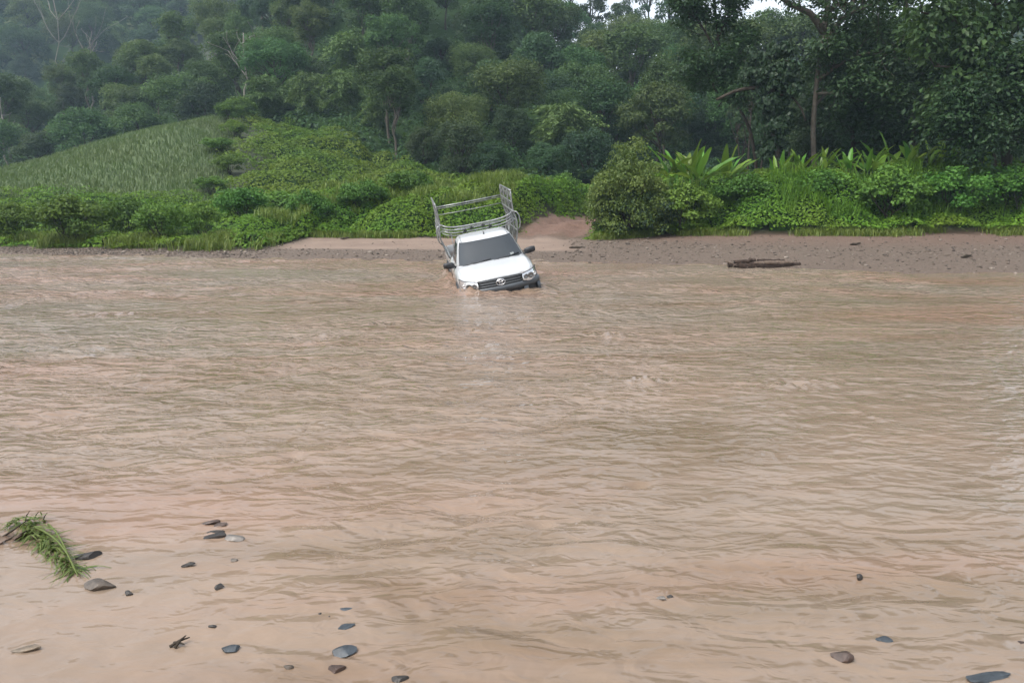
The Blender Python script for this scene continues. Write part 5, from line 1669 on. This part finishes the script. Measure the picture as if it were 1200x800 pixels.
# ================================================================== DRIFTWOOD
def driftwood():
    x, y = spot(895, 314); o = empty('driftwood_log', (x, y, 0), (0, 0, R(3))); tag(o, 'split dark driftwood log lying at the water edge on the right', 'log')
    rg = np.random.RandomState(88)
    md = simple_mat('rotten_wood', (.045, .031, .024), .9, var=.5, scale=12, spec=.2, bmp=.8); mp = simple_mat('weathered_wood', (.12, .090, .070), .9, var=.35, scale=14, spec=.2, bmp=.6)
    def slab(name, a, b, w, h, mt, n=14, taper=.6):
        q = np.linspace(0, 1, n); s = Soup(); rings = []
        for k, u in enumerate(q):
            c = np.array(a) * (1 - u) + np.array(b) * u + rg.normal(size=3) * .012
            sc2 = 1 if .12 < u < .9 else taper * rg.uniform(.7, 1.1)
            aa = np.arange(10) / 9 * 2 * np.pi
            r = 1 + .28 * perlin(np.cos(aa) * 2 + u * 5, np.sin(aa) * 2 + k, 3)
            rings.append(np.stack([np.full(10, c[0]), c[1] + w * sc2 * r * np.cos(aa), c[2] + h * sc2 * r * np.sin(aa)], 1))
        s.grid(np.array(rings), flip=True)
        s.add(np.concatenate([rings[0], [rings[0].mean(0)]]), tris=[(j, j + 1, 10) for j in range(9)]); s.add(np.concatenate([rings[-1], [rings[-1].mean(0)]]), tris=[(j + 1, j, 10) for j in range(9)])
        return s.obj(name, mt, o, smooth=True)
    slab('bark_slab', (-1.15, 0, .09), (1.12, .02, .08), .17, .15, md)
    slab('split_wood', (-.35, -.10, .17), (.92, -.08, .18), .09, .07, mp)
    slab('split_wood', (-.2, .04, .25), (.70, .03, .24), .07, .045, md)
    slab('split_wood', (-1.0, -.05, .19), (-.30, -.03, .25), .08, .07, md)
    slab('broken_end', (.90, 0, .10), (1.22, .04, .12), .08, .07, md, 8, .4)
    for a, b, r in (((-1.25, 0, .22), (-.85, -.1, .05), .025), ((-1.05, -.12, .05), (-.70, .0, .26), .022), ((-.62, -.16, .02), (-.38, -.04, .27), .022), ((-.50, -.02, .22), (-.30, -.17, .03), .020), ((-.95, 0, .24), (-.5, .02, .21), .02), ((1.1, 0, .1), (1.75, -.15, .02), .018)):
        s = Soup(); s.tube(bend_path(rg, a, b, 5, .08), np.linspace(r, r * .5, 5), 6); s.obj('stick', mp, o, smooth=True)
driftwood()
def scrap(px, py, y, L, lab, seed):
    rg = np.random.RandomState(seed); P = at(px, py, y); P[2] = float(ground_z(P[0], P[1])) + .03
    o = empty('driftwood_scrap', tuple(P)); tag(o, lab, 'driftwood')
    for k in range(3):
        s = Soup(); a = rg.uniform(-.35, .35)
        s.tube(bend_path(rg, (-L * .5, rg.uniform(-.06, .06), .0), (L * .5 * math.cos(a), L * .5 * math.sin(a), rg.uniform(.02, .10)), 5, .1), [.02, .035, .04, .03, .012], 6); s.obj('stick', M['bark'], o, smooth=True)
scrap(675, 288, 31.0, .55, 'dark scrap of driftwood on the gravel right of the truck', 1)
scrap(1002, 289, 29.2, .40, 'dark scrap of driftwood high on the gravel right of the log', 2)
scrap(1132, 305, 25.2, .32, 'dark scrap of driftwood low on the gravel near the right edge', 3)
scrap(405, 279, 35.6, .36, 'dark clod of wood at the back of the mud track', 4)

# ================================================================== HAZE
def build_haze():
    s = Soup(); s.box((0, 221, 66), (449, 254, 69))
    m = bpy.data.materials.new('haze_air'); m.use_nodes = True; nt = m.node_tree
    nt.nodes.remove(nt.nodes['Principled BSDF'])
    v = nt.nodes.new('ShaderNodeVolumePrincipled')
    v.inputs['Color'].default_value = (.62, .84, 1.0, 1)
    v.inputs['Density'].default_value = 0.00052
    v.inputs['Anisotropy'].default_value = 0.1
    nt.links.new(v.outputs[0], nt.nodes['Material Output'].inputs['Volume'])
    o = s.obj('haze', m); tag(o, 'pale haze filling the valley', 'haze', kind='stuff')
build_haze()
